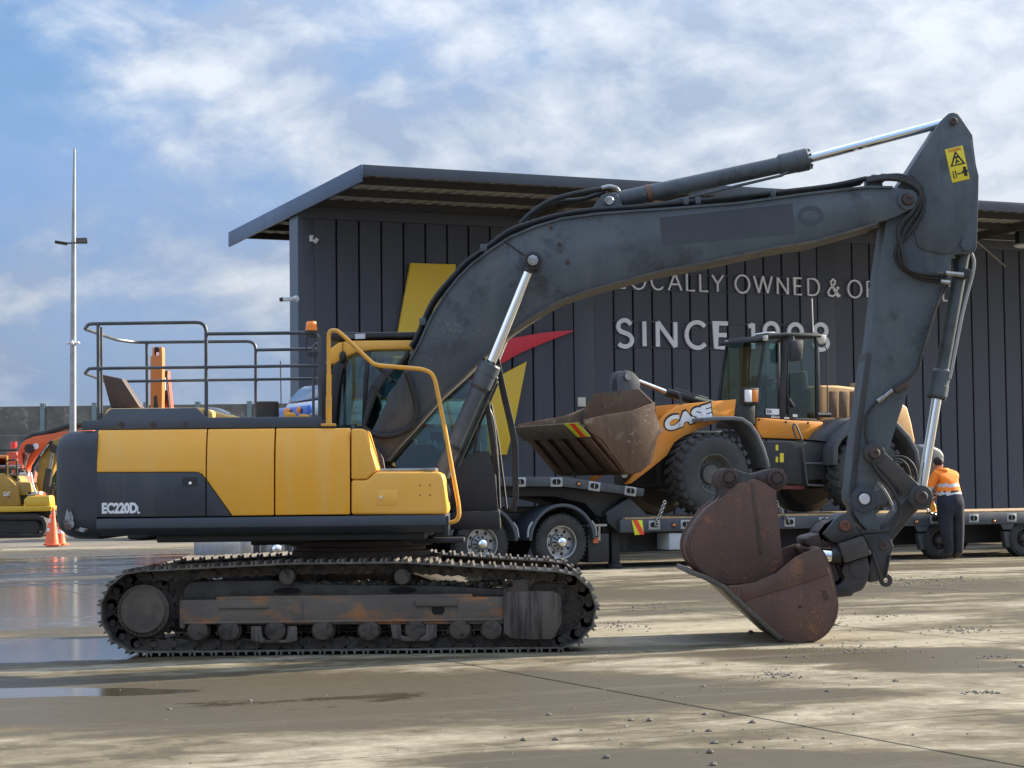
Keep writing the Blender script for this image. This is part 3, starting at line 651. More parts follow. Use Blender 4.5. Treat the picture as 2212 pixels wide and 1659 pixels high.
for p_, q_ in ((pA(430, 212), pA(434, 900)), (far(780, 345), far(784, 815)), ):
    part(gr_, 'post', MB().tube([p_, q_], tubr, 8), gm)
part(gr_, 'post', MB().tube(rounded([pA(1980, 880, -.7), pA(1980, 375, -.7), pA(2000, 352, -.7), pA(2012, 365, -.7)], .03), tubr * .8, 8), gm)
part(gr_, 'post', MB().tube([pA(452, 235, -1.0), pA(455, 900, -1.0)], tubr * .8, 8), gm)
# beacon
u, z = px('A', 1966, 262, -1.13); u_, z2 = px('A', 1966, 195, -1.13)
bc = part(ex, 'beacon', MB().lathe((u, -1.13, z), (0, 0, 1), [(.060, -.03), (.060, 0), (.05, .003)], 24).cyl((u, -1.13, z - .03), (u, -1.13, z - .06), .05, n=16), blackpaint)
part(bc, 'beacon_lens', MB().lathe((u, -1.13, z), (0, 0, 1), [(.053, .0), (.055, .01), (.050, .045), (.0505, .048), (.048, z2 - z - .012), (.040, z2 - z), (0, z2 - z)], 28), orangelens)
part(bc, 'beacon_bracket', MB().tube(rounded([pA(1932, 300, -1.1), pA(1930, 440, -1.1), pA(2015, 440, -1.1)], .02), .006, 6), blackpaint)
mr = part(ex, 'rear_view_mirror', MB().prism([(px('A', 1985 + 45 * math.cos(k * math.pi / 10), 430 + 18 * math.sin(k * math.pi / 10), -1.05)) for k in range(20)], -1.08, -1.02), blackpaint, .008)
# yellow hand rail at the front
WH = -1.24
hr = MB().tube(rounded([p3('B', x, y, WH) for x, y in ((291, 885), (291, 330), (300, 303), (338, 300), (372, 325), (565, 508), (605, 518), (870, 540), (925, 563), (948, 610), (1000, 865), (1093, 1380), (1097, 1440), (1078, 1480), (1018, 1493))], .05, 5), .019, 10)
hr_ = part(ex, 'front_hand_rail', hr, yellow_rail)
hs = MB().tube([p3('B', 291, 884, WH), p3('B', 292, 572, WH)], .0235, 12).tube([p3('B', 291, 884, WH), p3('B', 291, 708, WH)], .0275, 12)
part(hr_, 'sleeve', hs, yellow_rail); u, z = px('B', 293, 886, WH)
part(hr_, 'base_plate', MB().box(u - .07, u + .06, WH - .05, WH + .05, z - .01, z + .014), yellow_rail, .004)
# ---- cab (on the far side of the boom)
WC0, WC1 = .22, 1.22
cp = lambda pts, w=WC0, z='B': pf(z, w, pts)
outer = [(258, 1418), (262, 900), (262, 620), (280, 480), (302, 412), (350, 376), (420, 363), (1010, 360), (1120, 372), (1190, 420), (1240, 520), (1290, 820), (1318, 1060), (1335, 1200), (1340, 1418)]
def cab_frame_side(w):
    mbs = MB()
    def strip(pts, hw, w0=w, w1=w + .05): mbs.ribbon(cp(pts), hw, w0, w1)
    return mbs
cabm = blackpaint
# lower body panel
cl_ = MB(); cl_.prism(cp([(262, 1418), (262, 905), (480, 900), (640, 1120), (720, 1152), (920, 1158), (1050, 1140), (1190, 1050), (1282, 1050), (1318, 1180), (1338, 1418)]), WC0, WC0 + .04)
cl_.prism(cp([(262, 1418), (262, 1000), (1312, 1120), (1338, 1418)]), WC1 - .04, WC1)
cl_.prism(cp([(262, 1418), (262, 1330), (1330, 1330), (1338, 1418)]), WC0 + .041, WC1 - .041)
cab = part(ex, 'cab', cl_, M('cab_black_paint', (.020, .021, .024), .4, var=(.03, .031, .034), vscale=2), .01)
part(cab, 'floor_box', MB().prism(cp([(1040, 1432), (1060, 1418), (1345, 1415), (1352, 1530), (1040, 1532)], .1), .1, 1.2), blackpaint, .01)
rf = MB(); rf.prism(cp([(265, 515), (282, 460), (302, 412), (350, 376), (420, 363), (1010, 360), (1120, 372), (1190, 420), (1205, 470), (1150, 425), (1060, 418), (800, 420), (560, 424), (470, 436), (390, 470), (330, 512)]), WC0 - .005, WC1 + .005)
part(cab, 'cab_roof', rf, yellow, .02, 32, 3)
gd = MB(); gd.prism(cp([(255, 315), (830, 310), (1180, 316), (1200, 350), (1010, 352), (700, 345), (460, 352), (310, 362), (275, 352)]), WC0 + .0, WC1)
gdp = part(cab, 'roof_guard', gd, blackpaint, .01)
gx = MB().prism(cp([(770, 309), (790, 298), (840, 298), (850, 309)]), .5, .9); part(gdp, 'roof_hatch', gx, blackpaint)
part(gdp, 'plate', MB().prism(cp([(453, 323), (516, 321), (516, 352), (453, 354)]), WC0 - .006, WC0 + .002), M('pale_plate', (.62, .64, .68), .4))
part(gdp, 'plate', MB().prism(cp([(388, 326), (447, 322), (447, 350), (388, 354)]), WC0 - .006, WC0 + .002), M('grey_plate', (.10, .10, .11), .4))
for nm, pts, hw in (('rear_pillar', [(300, 905), (315, 700), (345, 540), (375, 470)], .05), ('rear_post', [(262, 1000), (262, 640), (290, 470)], .03), ('middle_pillar', [(508, 890), (520, 600), (535, 430)], .022),
                    ('front_pillar', [(1325, 1180), (1300, 960), (1262, 740), (1225, 540), (1180, 425)], .028), ('corner_pillar', [(1190, 1052), (1210, 900), (1200, 840)], .012)):
    for w in (WC0, WC1 - .05): part(cab, nm, MB().ribbon(cp(pts), hw, w, w + .05), cabm, .006)
part(cab, 'window', MB().prism(cp([(352, 890), (380, 560), (420, 480), (520, 440), (500, 880)]), WC0 + .02, WC0 + .026), glassm)
part(cab, 'window', MB().prism(cp([(520, 880), (545, 432), (1060, 424), (1170, 440), (1230, 600), (1280, 1045), (1190, 1048), (1050, 1138), (920, 1155), (720, 1150), (640, 1118)]), WC0 + .02, WC0 + .026), glassm)
part(cab, 'window', MB().prism(cp([(300, 995), (320, 560), (420, 440), (1160, 424), (1225, 560), (1300, 1115)]), WC1 - .03, WC1 - .024), glassm)
part(cab, 'windscreen', MB().tube([(0, 0, 0), (0, 0, .01)], .001, 4), glassm) if False else None
wsb = cp([(1180, 425), (1225, 540), (1262, 740), (1300, 960), (1325, 1180)])
ws = MB(); vs = [(u, w, z) for u, z in wsb for w in (WC0 + .05, WC1 - .05)]
ws.add(vs, [(2 * i, 2 * i + 1, 2 * i + 3, 2 * i + 2) for i in range(len(wsb) - 1)]); part(cab, 'windscreen', ws, glassm)
rsb = cp([(265, 1000), (263, 700), (290, 470)]); rw = MB(); vs = [(u, w, z) for u, z in rsb for w in (WC0 + .08, WC1 - .08)]
rw.add(vs, [(2 * i, 2 * i + 1, 2 * i + 3, 2 * i + 2) for i in range(len(rsb) - 1)]); part(cab, 'rear_window', rw, glassm)
# pale trim of the sliding rear window, seat, console, monitor
part(cab, 'window_trim', MB().ribbon(cp([(395, 880), (415, 700), (455, 530), (470, 470)], .3), .045, .3, .32), M('pale_green_trim', (.50, .60, .57), .5), .004)
sm_ = cp([(520, 690), (515, 585), (545, 548), (585, 560), (600, 620), (580, 690)], .62)
seat = MB(); seat.prism(sm_, .55, .82); seat.prism(cp([(510, 1040), (515, 710), (560, 700), (600, 720), (640, 960), (830, 965), (840, 1030), (700, 1080)], .62), .48, .9)
part(cab, 'operator_seat', seat, seatm, .03, 32, 3)
cs = MB(); cs.prism(cp([(660, 1150), (700, 1060), (800, 1010), (930, 1000), (1000, 1060), (960, 1150)], .5), .36, .5); cs.prism(cp([(915, 990), (920, 930), (990, 920), (1005, 985)], .6), .6, .64)
cs.prism(cp([(1180, 1090), (1160, 1010), (1190, 960), (1228, 990), (1230, 1090)], .8), .5, 1.0)
part(cab, 'control_console', cs, seatm, .015); lv_ = MB()
for x_ in (915, 945): lv_.tube([p3('B', x_, 1060, .55), p3('B', x_ + 4, 980, .55)], .008, 6)
part(cab, 'control_lever', lv_, chrome)
stk = M('red_sticker', (.55, .03, .035), .5); pst = M('pale_sticker', (.45, .55, .52), .5)
for nm, pts, mt in (('sticker', [(862, 885), (940, 880), (940, 900), (862, 905)], stk), ('sticker', [(735, 1040), (765, 992), (830, 985), (878, 1010), (862, 1022), (800, 1035)], stk), ('sticker', [(782, 935), (858, 905), (858, 982), (790, 984)], pst), ('sticker', [(690, 1082), (712, 1052), (735, 1068), (728, 1088)], stickery)):
    part(cab, nm, MB().prism(cp(pts, WC1 - .04), WC1 - .042, WC1 - .040), mt)
part(cab, 'antenna', MB().tube([p3('B', 379, 440, WC0 - .02), p3('B', 372, 200, WC0 - .02)], .0035, 5), black); u, z = px('B', 378, 465, WC0 - .02); part(cab, 'antenna_base', MB().ball((u, WC0 - .02, z), .035, .03, .06), black)
# front guard frame standing ahead of the windscreen, door bars
fg = MB()
for w in (WC0 + .02, WC1 - .02):
    fg.ribbon(cp([(1325, 470), (1365, 660), (1412, 860), (1440, 1000), (1445, 1330), (1425, 1420)]), .03, w - .018, w + .018)
for y_ in (0,):
    fg.box(*(lambda p: (p[0] - .03, p[0] + .03))(px('B', 1425, 1405, WC0)), WC0 + .03, WC1 - .03, px('B', 1425, 1415, WC0)[1], px('B', 1425, 1395, WC0)[1])
part(cab, 'front_guard', fg, blackpaint, .006)
wp = MB(); wp.tube([p3('B', 1295, 760, .6), p3('B', 1340, 1000, .6), p3('B', 1390, 1410, .6)], .012, 6); wp.tube(spline([p3('B', 1270, 770, .4), p3('B', 1305, 860, .4), p3('B', 1330, 1100, .4), p3('B', 1345, 1400, .4)]), .016, 6)
part(cab, 'wiper_arm', wp, black)

# ---- boom
WBM = .30
b_up = pf('B', -WBM, [(560, 1060), (528, 985), (545, 945)]) + pf('E', -WBM, [(455, 1659), (545, 1510), (625, 1360), (705, 1180), (810, 1010), (900, 895), (1000, 795), (1130, 695), (1270, 605), (1450, 527), (1650, 467), (1900, 434), (2212, 410)]) + \
       pf('F', -WBM, [(400, 576), (800, 545), (1200, 490), (1500, 457), (1640, 458)])
tipc = px('F', 1722, 525, -WBM); tr_ = .098
tip = [(tipc[0] + tr_ * math.cos(R(a)), tipc[1] + tr_ * math.sin(R(a))) for a in range(100, -81, -15)]
b_lo = pf('F', -WBM, [(1660, 618), (1590, 640), (1400, 697), (1200, 752)]) + pf('D', -WBM, [(1672, 533), (1642, 540), (1526, 565), (1428, 583.5), (1382, 595.5), (1325, 610.5), (1268, 627), (1222, 643)]) + pf('E', -WBM, [(1550, 1103), (1450, 1165), (1300, 1268), (1180, 1375), (1080, 1470), (950, 1600)]) + \
       pf('B', -WBM, [(1000, 700), (850, 872), (720, 1020), (640, 1118), (605, 1120)])
boom = part(ex, 'boom', MB().prism(b_up + tip + b_lo, -WBM, WBM), boomgrey, .006, 24)
# flanges along top and underside standing a little proud
fl = MB(); fl.ribbon(pf('F', -WBM, [(1560, 653), (1400, 700), (1200, 755)]) + pf('D', -WBM, [(1672, 535), (1642, 542), (1526, 567), (1428, 585.5), (1382, 597.5), (1325, 612.5), (1268, 629), (1222, 645)]) + pf('E', -WBM, [(1550, 1107), (1450, 1169), (1300, 1272), (1180, 1379), (1080, 1474), (950, 1604)]) + pf('B', -WBM, [(1000, 704), (850, 876), (720, 1024), (655, 1105)]), .012, -WBM - .025, WBM + .025)
part(boom, 'lower_flange', fl, M('dusty_flange', (.10, .085, .066), .7, var=(.06, .06, .06), vscale=6))
fl = MB(); fl.ribbon(b_up[4:], .010, -WBM - .02, WBM + .02); part(boom, 'upper_flange', fl, boomgrey)
dark_patch = M('masked_dark_patch', (.040, .046, .056), .45, var=(.050, .056, .066), vscale=2)
part(boom, 'painted_out_panel', MB().prism(pf('F', -WBM, [(382, 622), (1100, 545), (1108, 708), (398, 775)]), -WBM - .002, -WBM + .001), dark_patch, label='dark rectangle painted over old lettering')
part(boom, 'old_letter_mark', MB().ribbon([px('F', 1198 + 58 * math.cos(k * math.pi / 12), 612 + 42 * math.sin(k * math.pi / 12), -WBM) for k in range(24)], .022, -WBM - .0015, -WBM + .001, True), M('ghost_mark', (.046, .056, .064), .46))
for x_, y_, r_ in ((1570, 532, .012), (1632, 652, .014), (1690, 782, .016)):
    u, z = px('E', x_, y_, -WBM); part(boom, 'boss', MB().lathe((u, -WBM, z), (0, -1, 0), [(r_ * 1.6, -.01), (r_ * 1.3, .012), (r_ * .6, .014), (0, .008)], 12), rustdark)
u, z = px('E', 1450, 785, -WBM); part(boom, 'pin_boss', MB().lathe((u, -WBM, z), (0, -1, 0), [(.155, -.01), (.15, .006), (.09, .012), (.085, .05), (0, .05)], 32), boomgrey)
def pin(parent, p, r, w, mat=steel, name='pin'):
    return part(parent, name, MB().lathe((p[0], w, p[1]), (0, -1, 0), [(r, -.02), (r, .022), (r * .86, .03), (r * .45, .03), (r * .4, .022), (0, .022)], 24), mat)
pin(boom, tipc, .055, -WBM - .01, rustdark); part(boom, 'tip_collar', MB().lathe((tipc[0], -WBM, tipc[1]), (0, -1, 0), [(.097, -.02), (.097, .012), (.06, .014), (.058, .0)], 32), boomgrey)
# hose run along the top of the boom
def hp_(z, pts, w): return [p3(z, x, y, w) for x, y in pts]
top_run = hp_('E', [(560, 1390), (600, 1330), (650, 1215), (700, 1100), (765, 1000), (870, 880), (960, 782), (1090, 690), (1260, 562), (1420, 500), (1640, 440), (1900, 402), (2212, 382)], -.2) + hp_('F', [(600, 530), (1000, 488), (1300, 452), (1500, 410)], -.2)
for off, w, r_ in ((0, -.2, .024), (.005, -.10, .022), (.005, .02, .022), (.005, .14, .022)):
    part(boom, 'hose_pipe', MB().tube(spline([(x, w, z + off) for x, _, z in top_run], 3), r_, 8), black)
for x_, y_ in ((1088, 682), (650, 1212)):
    u, z = px('E', x_, y_, -.22); part(boom, 'hose_clamp', MB().box(u - .035, u + .03, -.26, .2, z - .035, z + .035), boomgrey, .006)
for x_, y_ in ((525, 530), (590, 525), (995, 488), (1540, 405), (1590, 400)):
    u, z = px('F', x_, y_, -.22); part(boom, 'hose_clamp', MB().box(u - .025, u + .025, -.245, .2, z - .04, z + .025), boomgrey, .005)
u, z = px('F', 1555, 440, -.2); part(boom, 'hose_bracket', MB().prism(pf('F', -.2, [(1530, 460), (1535, 412), (1575, 412), (1585, 455)]), -.24, .2), boomgrey, .004)
# foot hoses
for k in range(4):
    w = -.34 + .10 * k; o_ = 14 * k
    q = [p3('B', 505 + o_ * .3, 895, w), p3('B', 560 - o_ * .5, 740, w), p3('B', 610 - o_, 640, w), p3('B', 680 - o_ * .6, 555, w), p3('B', 760, 470 + o_, w), p3('E', 540, 1420, w)]
    part(boom, 'foot_hose', MB().tube(spline(q), .022, 8), black)
part(boom, 'loop_hose', MB().tube(spline(hp_('B', [(770, 560), (800, 640), (828, 740), (832, 820), (800, 890), (730, 935), (640, 955), (560, 938), (500, 895)], -.36)), .027, 10), black)
for x_, y_ in ((650, 575), (585, 680)): 
    u, z = px('B', x_, y_, -.36); part(boom, 'hose_strap', MB().obox((u, -.2, z), Vector((.6, 0, -.8)), Vector((0, 1, 0)), Vector((.8, 0, .6)), .07, .17, .014), black)
part(boom, 'arm_hose', MB().tube(spline(hp_('E', [(1350, 505), (1430, 430), (1560, 345), (1740, 290), (1940, 255), (2010, 240)], 0)), .026, 8).tube(spline(hp_('E', [(1380, 505), (1480, 415), (1620, 350), (1800, 330), (1960, 275)], .1)), .024, 8), black)
part(boom, 'hose_elbow', MB().tube(spline(hp_('E', [(1935, 250), (1990, 238), (2040, 250), (2058, 275)], -.02)), .022, 8), steel)
part(boom, 'grease_line', MB().tube(hp_('E', [(1225, 622), (1385, 735)], -WBM - .01), .006, 5), black)
# boom foot bracket
part(ex, 'boom_foot_bracket', MB().prism(pf('B', -.4, [(540, 1200), (560, 1010), (600, 1035), (628, 1090), (640, 1160), (660, 1230)]), -.44, -.36).prism(pf('B', -.4, [(540, 1200), (560, 1010), (600, 1035), (628, 1090), (640, 1160), (660, 1230)]), .36, .44), rustdark, .01)

# ---- hydraulic cylinders
def cylinder(name, p_base, p_head, p_rod, r_b, r_h, r_r, hlen, parent=ex, mat=boomgrey, rodmat=chrome, eye=.085):
    p_base, p_head, p_rod = Vector(p_base), Vector(p_head), Vector(p_rod); d = (p_head - p_base).normalized()
    c = MB(); c.tube([p_base, p_head - d * hlen], r_b, 24)
    o = part(parent, name, c, mat)
    g = MB(); L = hlen
    g.lathe(p_head - d * L, d, [(r_b * .99, -.01), (r_h, .02), (r_h, L * .55), (r_h * 1.04, L * .56), (r_h * 1.04, L - .02), (r_h * .9, L), (r_r * 1.05, L), (r_r * 1.05, L + .012)], 28)
    part(o, 'gland', g, mat, 0, 30)
    for k in range(10):
        a = 2 * math.pi * k / 10; x = d.cross(Vector((0, 1, 0))).normalized(); y = d.cross(x)
        q = p_head + (x * math.cos(a) + y * math.sin(a)) * r_h * .85; part(o, 'gland_bolt', MB().cyl(q - d * .01, q + d * .016, .012, n=6), black)
    part(o, 'rod', MB().tube([p_head - d * .05, p_rod - (p_rod - p_head).normalized() * eye * .6], r_r, 24), rodmat)
    return o, d
rodend = p3('E', 1440, 775, -.44)
def boom_cyl(s):
    w = .44 * s
    P = lambda z, x, y: (lambda q: (q[0], w, q[1]))(px(z, x, y, -.44))
    o, d = cylinder('boom_cylinder', P('B', 985, 1195), P('B', 1292, 505), (rodend[0], w, rodend[2]), .082, .102, .047, .26)
    part(o, 'rod_eye', MB().lathe((rodend[0], w, rodend[2]), (0, -1, 0), [(.085, -.06), (.085, .06), (.06, .065), (.05, .06), (0, .06)], 28).tube([(rodend[0], w, rodend[2]), tuple(Vector((rodend[0], w, rodend[2])) - d * .12)], .05, 16), blackpaint)
    part(o, 'pin', MB().lathe((rodend[0], w, rodend[2]), (0, -1, 0), [(.052, .05), (.052, .085), (.03, .09), (0, .085)], 8), steel)
    # hard line along the barrel
    n_ = d.cross(Vector((0, 1, 0))).normalized()
    b0, h0 = Vector(P('B', 985, 1195)), Vector(P('B', 1292, 505)); of = n_ * .105 if (n_.x > 0) else -n_ * .105
    part(o, 'pipe', MB().tube([b0 + (h0 - b0) * .12 + of, b0 + (h0 - b0) * .9 + of], .018, 8).tube([b0 + (h0 - b0) * .9 + of, b0 + (h0 - b0) * .94 + of * .6], .02, 8), blackpaint)
    cl = MB()
    for t in (.25, .78): q = b0 + (h0 - b0) * t; cl.tube([q - d * .02, q + d * .02], .088, 24)
    part(o, 'barrel_clamp', cl, blackpaint)
    return o
boom_cyl(-1); boom_cyl(1)
lug = pf('F', -.12, [(-5, 600), (30, 555), (70, 500), (115, 487), (150, 492), (170, 520), (180, 556), (195, 590)])
part(boom, 'cylinder_lug', MB().prism(lug, -.13, -.085).prism(lug, .085, .13), boomgrey, .008)
pin(boom, px('F', 110, 533, -.13), .045, -.135, steel)
armtop = p3('F', 1965, 98, 0)
ac, d_ = cylinder('arm_cylinder', p3('F', 120, 535, 0), p3('F', 1190, 305, 0), armtop, .082, .105, .045, .30)
p_ = Vector(p3('F', 325, 492, 0)); part(ac, 'barrel_band', MB().tube([p_ - d_ * .022, p_ + d_ * .022], .089, 24), M('rust_band', (.16, .07, .04), .6))
part(ac, 'pipe', MB().tube(hp_('F', [(360, 555), (1040, 395), (1075, 375)], -.09), .014, 8), boomgrey)

# ---- arm (stick)
WA = .21
a_prof = pf('W', -WA, [(812, 150), (850, 116), (900, 108), (945, 125), (985, 175), (1105, 355), (1112, 430), (1128, 560), (1145, 680), (1172, 790), (1166, 1100), (1150, 1560), (1135, 1600), (1100, 1625)]) + \
    pf('G', -WA, [(800, 140), (778, 170), (775, 225), (770, 310), (690, 462), (645, 600), (600, 745), (545, 890), (500, 1010), (460, 1130), (405, 1310), (370, 1400)]) + \
    pf('S', -WA, [(1060, 330), (1000, 500), (1010, 650), (1040, 760), (1080, 880), (930, 888), (850, 800), (800, 720), (780, 640), (735, 580), (728, 500)]) + \
    pf('G', -WA, [(180, 1480), (215, 1150), (245, 950), (270, 772), (295, 700), (345, 260), (385, 0)]) + pf('W', -WA, [(180, 1250), (240, 1050), (290, 920), (390, 775), (530, 560), (690, 320), (745, 225)])
arm = part(ex, 'arm', MB().prism(a_prof, -WA, WA), boomgrey, .008, 24)
# raised reinforcing plate on the arm head, back plate, front wear edge
part(arm, 'head_plate', MB().prism(pf('W', -WA, [(545, 590), (700, 500), (900, 380), (970, 355), (1040, 370), (1085, 410), (1105, 540), (1130, 720), (1120, 1000), (1070, 1250), (1000, 1420), (920, 1580), (870, 1625), (760, 1640), (600, 1600), (510, 1560), (470, 1400), (545, 1180), (598, 1080), (560, 920), (480, 830), (420, 775)]), -WA - .012, -WA + .002), boomgrey, .004)
part(arm, 'wear_strip', MB().ribbon(pf('G', -WA, [(292, 720), (262, 950), (235, 1150), (200, 1480), (195, 1560)]), .024, -WA - .010, WA + .010), coupler, .004)
part(arm, 'pin_boss', MB().lathe((px('G', 870, 85, -WA)[0], -WA, px('G', 870, 85, -WA)[1]), (0, -1, 0), [(.06, -.01), (.06, .02), (.04, .024), (0, .02)], 24), boomgrey)
pin(arm, px('W', 895, 205, -WA), .035, -WA, rustdark)
# warning label with its printed marks
lb = lambda pts: pf('W', -WA, pts)
sg = part(arm, 'warning_label', MB().prism(lb([(800, 512), (992, 466), (1070, 828), (880, 872)]), -WA - .0165, -WA - .005), stickery, .002)
def lbp(s, t): # label coordinates 0..1
    p00, p10, p01 = Vector((800, 512)), Vector((992, 466)), Vector((880, 872)); q = p00 + (p10 - p00) * s + (p01 - p00) * t; return px('W', q.x, q.y, -WA)
blk = M('print_black', (.012, .012, .012), .6); pr = MB(); w0, w1 = -WA - .0185, -WA - .016
pr.ribbon([lbp(.16, .52), lbp(.86, .52), lbp(.53, .15)], .007, w0, w1, True)
pr.prism([lbp(.42, .27), lbp(.62, .27), lbp(.62, .33), lbp(.42, .33)], w0, w1); pr.ribbon([lbp(.42, .48), lbp(.52, .38), lbp(.62, .46)], .008, w0, w1)
pr.ribbon([lbp(.16, .68), lbp(.3, .68), lbp(.3, .88), lbp(.16, .88)], .003, w0, w1, True); pr.ribbon([lbp(.42, .78), lbp(.62, .78)], .005, w0, w1)
for s in ((.42, .52), (.62, .52)): pr.prism([lbp(s[0] - (.06 if s[0] < .5 else -.06), .78), lbp(s[0], .74), lbp(s[0], .82)], w0 + .0003, w1)
pr.ribbon([lbp(.82, .71), lbp(.82, .80)], .026, w0, w1); pr.ribbon([lbp(.78, .8), lbp(.78, .9)], .008, w0, w1); pr.ribbon([lbp(.87, .8), lbp(.87, .9)], .008, w0, w1)
u, z = lbp(.83, .665); pr.prism([(u + .017 * math.cos(k * math.pi / 5), z + .017 * math.sin(k * math.pi / 5)) for k in range(10)], w0, w1)
part(sg, 'label_print', pr, blk)
u, z = lbp(.18, .075); u2, z2 = lbp(.9, .075)
part(sg, 'label_print', text_mb('WARNING', u, z - .018, math.hypot(u2 - u, z2 - z), .035, -WA - .0165, .002, .02, 0, math.atan2(z2 - z, u2 - u)), M('print_red', (.5, .10, .02), .6))
# hoses over the arm head and down its side
for k, o_ in enumerate((0, 26, 52)):
    w = -WA - .05 - .02 * k
    part(arm, 'head_hose', MB().tube(spline(hp_('F', [(1500, 412 + o_ * .3), (1600, 398 + o_ * .3), (1690, 396 + o_ * .5), (1760, 430 + o_ * .5), (1800 - o_ * .2, 500), (1800 - o_, 590), (1750 - o_ * 1.5, 680), (1660 + o_ * .6, 800), (1690 + o_ * .5, 890), (1790, 950 - o_ * .5), (1935, 972 - o_ * .8)], w)), .021, 8), black)
part(arm, 'hose_fitting', MB().tube(hp_('G', [(745, 250), (850, 262)], -WA - .1), .022, 8).tube(hp_('G', [(715, 300), (770, 308)], -WA - .1), .022, 8), steel)
part(arm, 'hard_line', MB().tube(spline(hp_('G', [(760, 320), (700, 420), (650, 580), (600, 740), (575, 810), (520, 880), (440, 925)], -WA - .04)), .014, 8).tube(spline(hp_('G', [(735, 330), (680, 470), (640, 600), (605, 720), (590, 800)], -WA - .06)), .012, 8), blackpaint)
part(arm, 'quick_coupling', MB().tube(hp_('G', [(342, 1008), (378, 982)], -WA - .03), .028, 12).tube(hp_('G', [(378, 982), (432, 940)], -WA - .03), .021, 12), steel)
part(arm, 'coupling_block', MB().prism(pf('G', -WA, [(425, 925), (500, 890), (530, 900), (520, 925), (450, 960)]), -WA - .05, -WA), rustdark, .01)
part(arm, 'side_hose', MB().tube(spline(hp_('G', [(340, 1010), (295, 1060), (272, 1120), (275, 1220), (310, 1330), (350, 1420), (410, 1500), (455, 1580), (470, 1660)], -WA - .04)), .012, 8), black)
for x_, y_ in ((322, 1312),): pin(arm, px('G', x_, y_, -WA), .075, -WA - .01, rustdark)
part(arm, 'link_boss', MB().lathe((px('S', 895, 550, -WA)[0], -WA, px('S', 895, 550, -WA)[1]), (0, -1, 0), [(.125, -.01), (.125, .035), (.07, .04), (.07, .03)], 32), grey)
part(arm, 'pin', MB().lathe((px('S', 895, 550, -WA)[0], -WA, px('S', 895, 550, -WA)[1]), (0, -1, 0), [(.052, .02), (.052, .055), (.045, .06), (0, .06)], 24), M('bright_pin', (.62, .63, .64), .35, .6))
# bucket cylinder on the back of the arm
bk, d_ = cylinder('bucket_cylinder', p3('G', 855, 95, 0), p3('G', 693, 985, 0), p3('G', 597, 1570, 0), .066, .092, .048, .27)
b0, h0 = Vector(p3('G', 846, 150, 0)), Vector(p3('G', 720, 840, 0))
part(bk, 'pipe', MB().tube(spline([b0 + Vector((.07, -.05, .02)), b0 + Vector((.092, -.05, -.12)), b0 + (h0 - b0) * .5 + Vector((.088, -.05, 0)), h0 + Vector((.085, -.05, .02)), h0 + Vector((.06, -.05, -.06))]), .017, 8), M('pale_pipe', (.30, .31, .32), .35, .4))
part(bk, 'port_block', MB().obox(b0 + (h0 - b0) * .16 + Vector((.02, -.08, 0)), d_, Vector((0, 1, 0)), d_.cross(Vector((0, 1, 0))), .05, .04, .06), blackpaint, .006)
# rocker links and bucket link
jp = px('S', 1505, 530, -.3)
for s in (-1, 1):
    w = .29 * s
    A_, Bq = px('S', 1005, 58, -.29), jp
    mb = MB(); mb.bar((A_[0], w, A_[1]), (Bq[0], w, Bq[1]), .035, .075, Vector((0, 1, 0)).cross(Vector((1, 0, 0))))
    mb.lathe((A_[0], w, A_[1]), (0, 1, 0), [(.10, -.045), (.10, .045)], 28); mb.lathe((Bq[0], w, Bq[1]), (0, 1, 0), [(.115, -.05), (.115, .05)], 28)
    o = part(ex, 'rocker_link', mb, coupler, .01)
    if s < 0:
        pin(o, A_, .048, w - .045, rustdark); pin(o, Bq, .062, w - .05, rustdark)
bl_ = px('S', 1112, 1050, -.16)
mb = MB(); mb.prism(pf('S', -.18, [(1440, 470), (1400, 480), (1240, 690), (1085, 870), (1100, 905), (1010, 925), (1000, 1000), (1060, 1120), (1150, 1130), (1215, 980), (1300, 880), (1450, 700), (1560, 600), (1580, 520), (1520, 440)]), -.19, .19)
bl = part(ex, 'bucket_link', mb, coupler, .012); pin(bl, px('S', 1105, 1052, -.19), .05, -.19, rustdark)
for q in ([(1050, 370), (1120, 460), (1180, 560), (1225, 680)],):
    part(ex, 'coupler_hose', MB().tube(spline(hp_('S', q, -.3)), .012, 8), M('grey_hose', (.25, .25, .22), .5))
part(ex, 'coupler_hose', MB().tube(spline(hp_('S', [(960, 60), (1000, 180), (1080, 300), (1180, 420), (1260, 560), (1285, 680), (1250, 800), (1150, 890), (1000, 905), (860, 910)], -.33)), .019, 8), black)
part(ex, 'coupler_hose', MB().tube(spline(hp_('S', [(1180, 125), (1260, 95), (1350, 110), (1430, 190), (1465, 300), (1460, 400)], -.25)), .014, 8).tube(spline(hp_('S', [(1200, 130), (1290, 125), (1370, 200), (1405, 340)], -.3)), .010, 8), black)

# ---- tilt coupler
WK = .26
cp_ = part(ex, 'tilt_coupler', MB().prism(pf('S', -WK, [(455, 930), (500, 880), (590, 770), (640, 725), (700, 702), (755, 715), (795, 790), (825, 890), (870, 935), (800, 960), (620, 1030), (540, 1010)]), -WK, WK), coupler, .014)
pin(cp_, px('S', 692, 838, -WK), .055, -WK, M('rust_pin', (.13, .05, .03), .65))
part(cp_, 'upper_bracket', MB().prism(pf('S', -.1, [(255, 985), (290, 960), (480, 905), (560, 780), (470, 830), (410, 910), (440, 1000), (560, 1010), (600, 1045), (500, 1070), (350, 1075), (265, 1040)]), -.15, .5), rustdark, .01)
part(cp_, 'rotor_block', MB().prism(pf('S', -.33, [(622, 1035), (885, 945), (915, 1000), (980, 1150), (690, 1245)]), -.34, .34), M('rotor_block_steel', (.04, .035, .034), .5, var=(.065, .055, .05), vscale=5), .012)
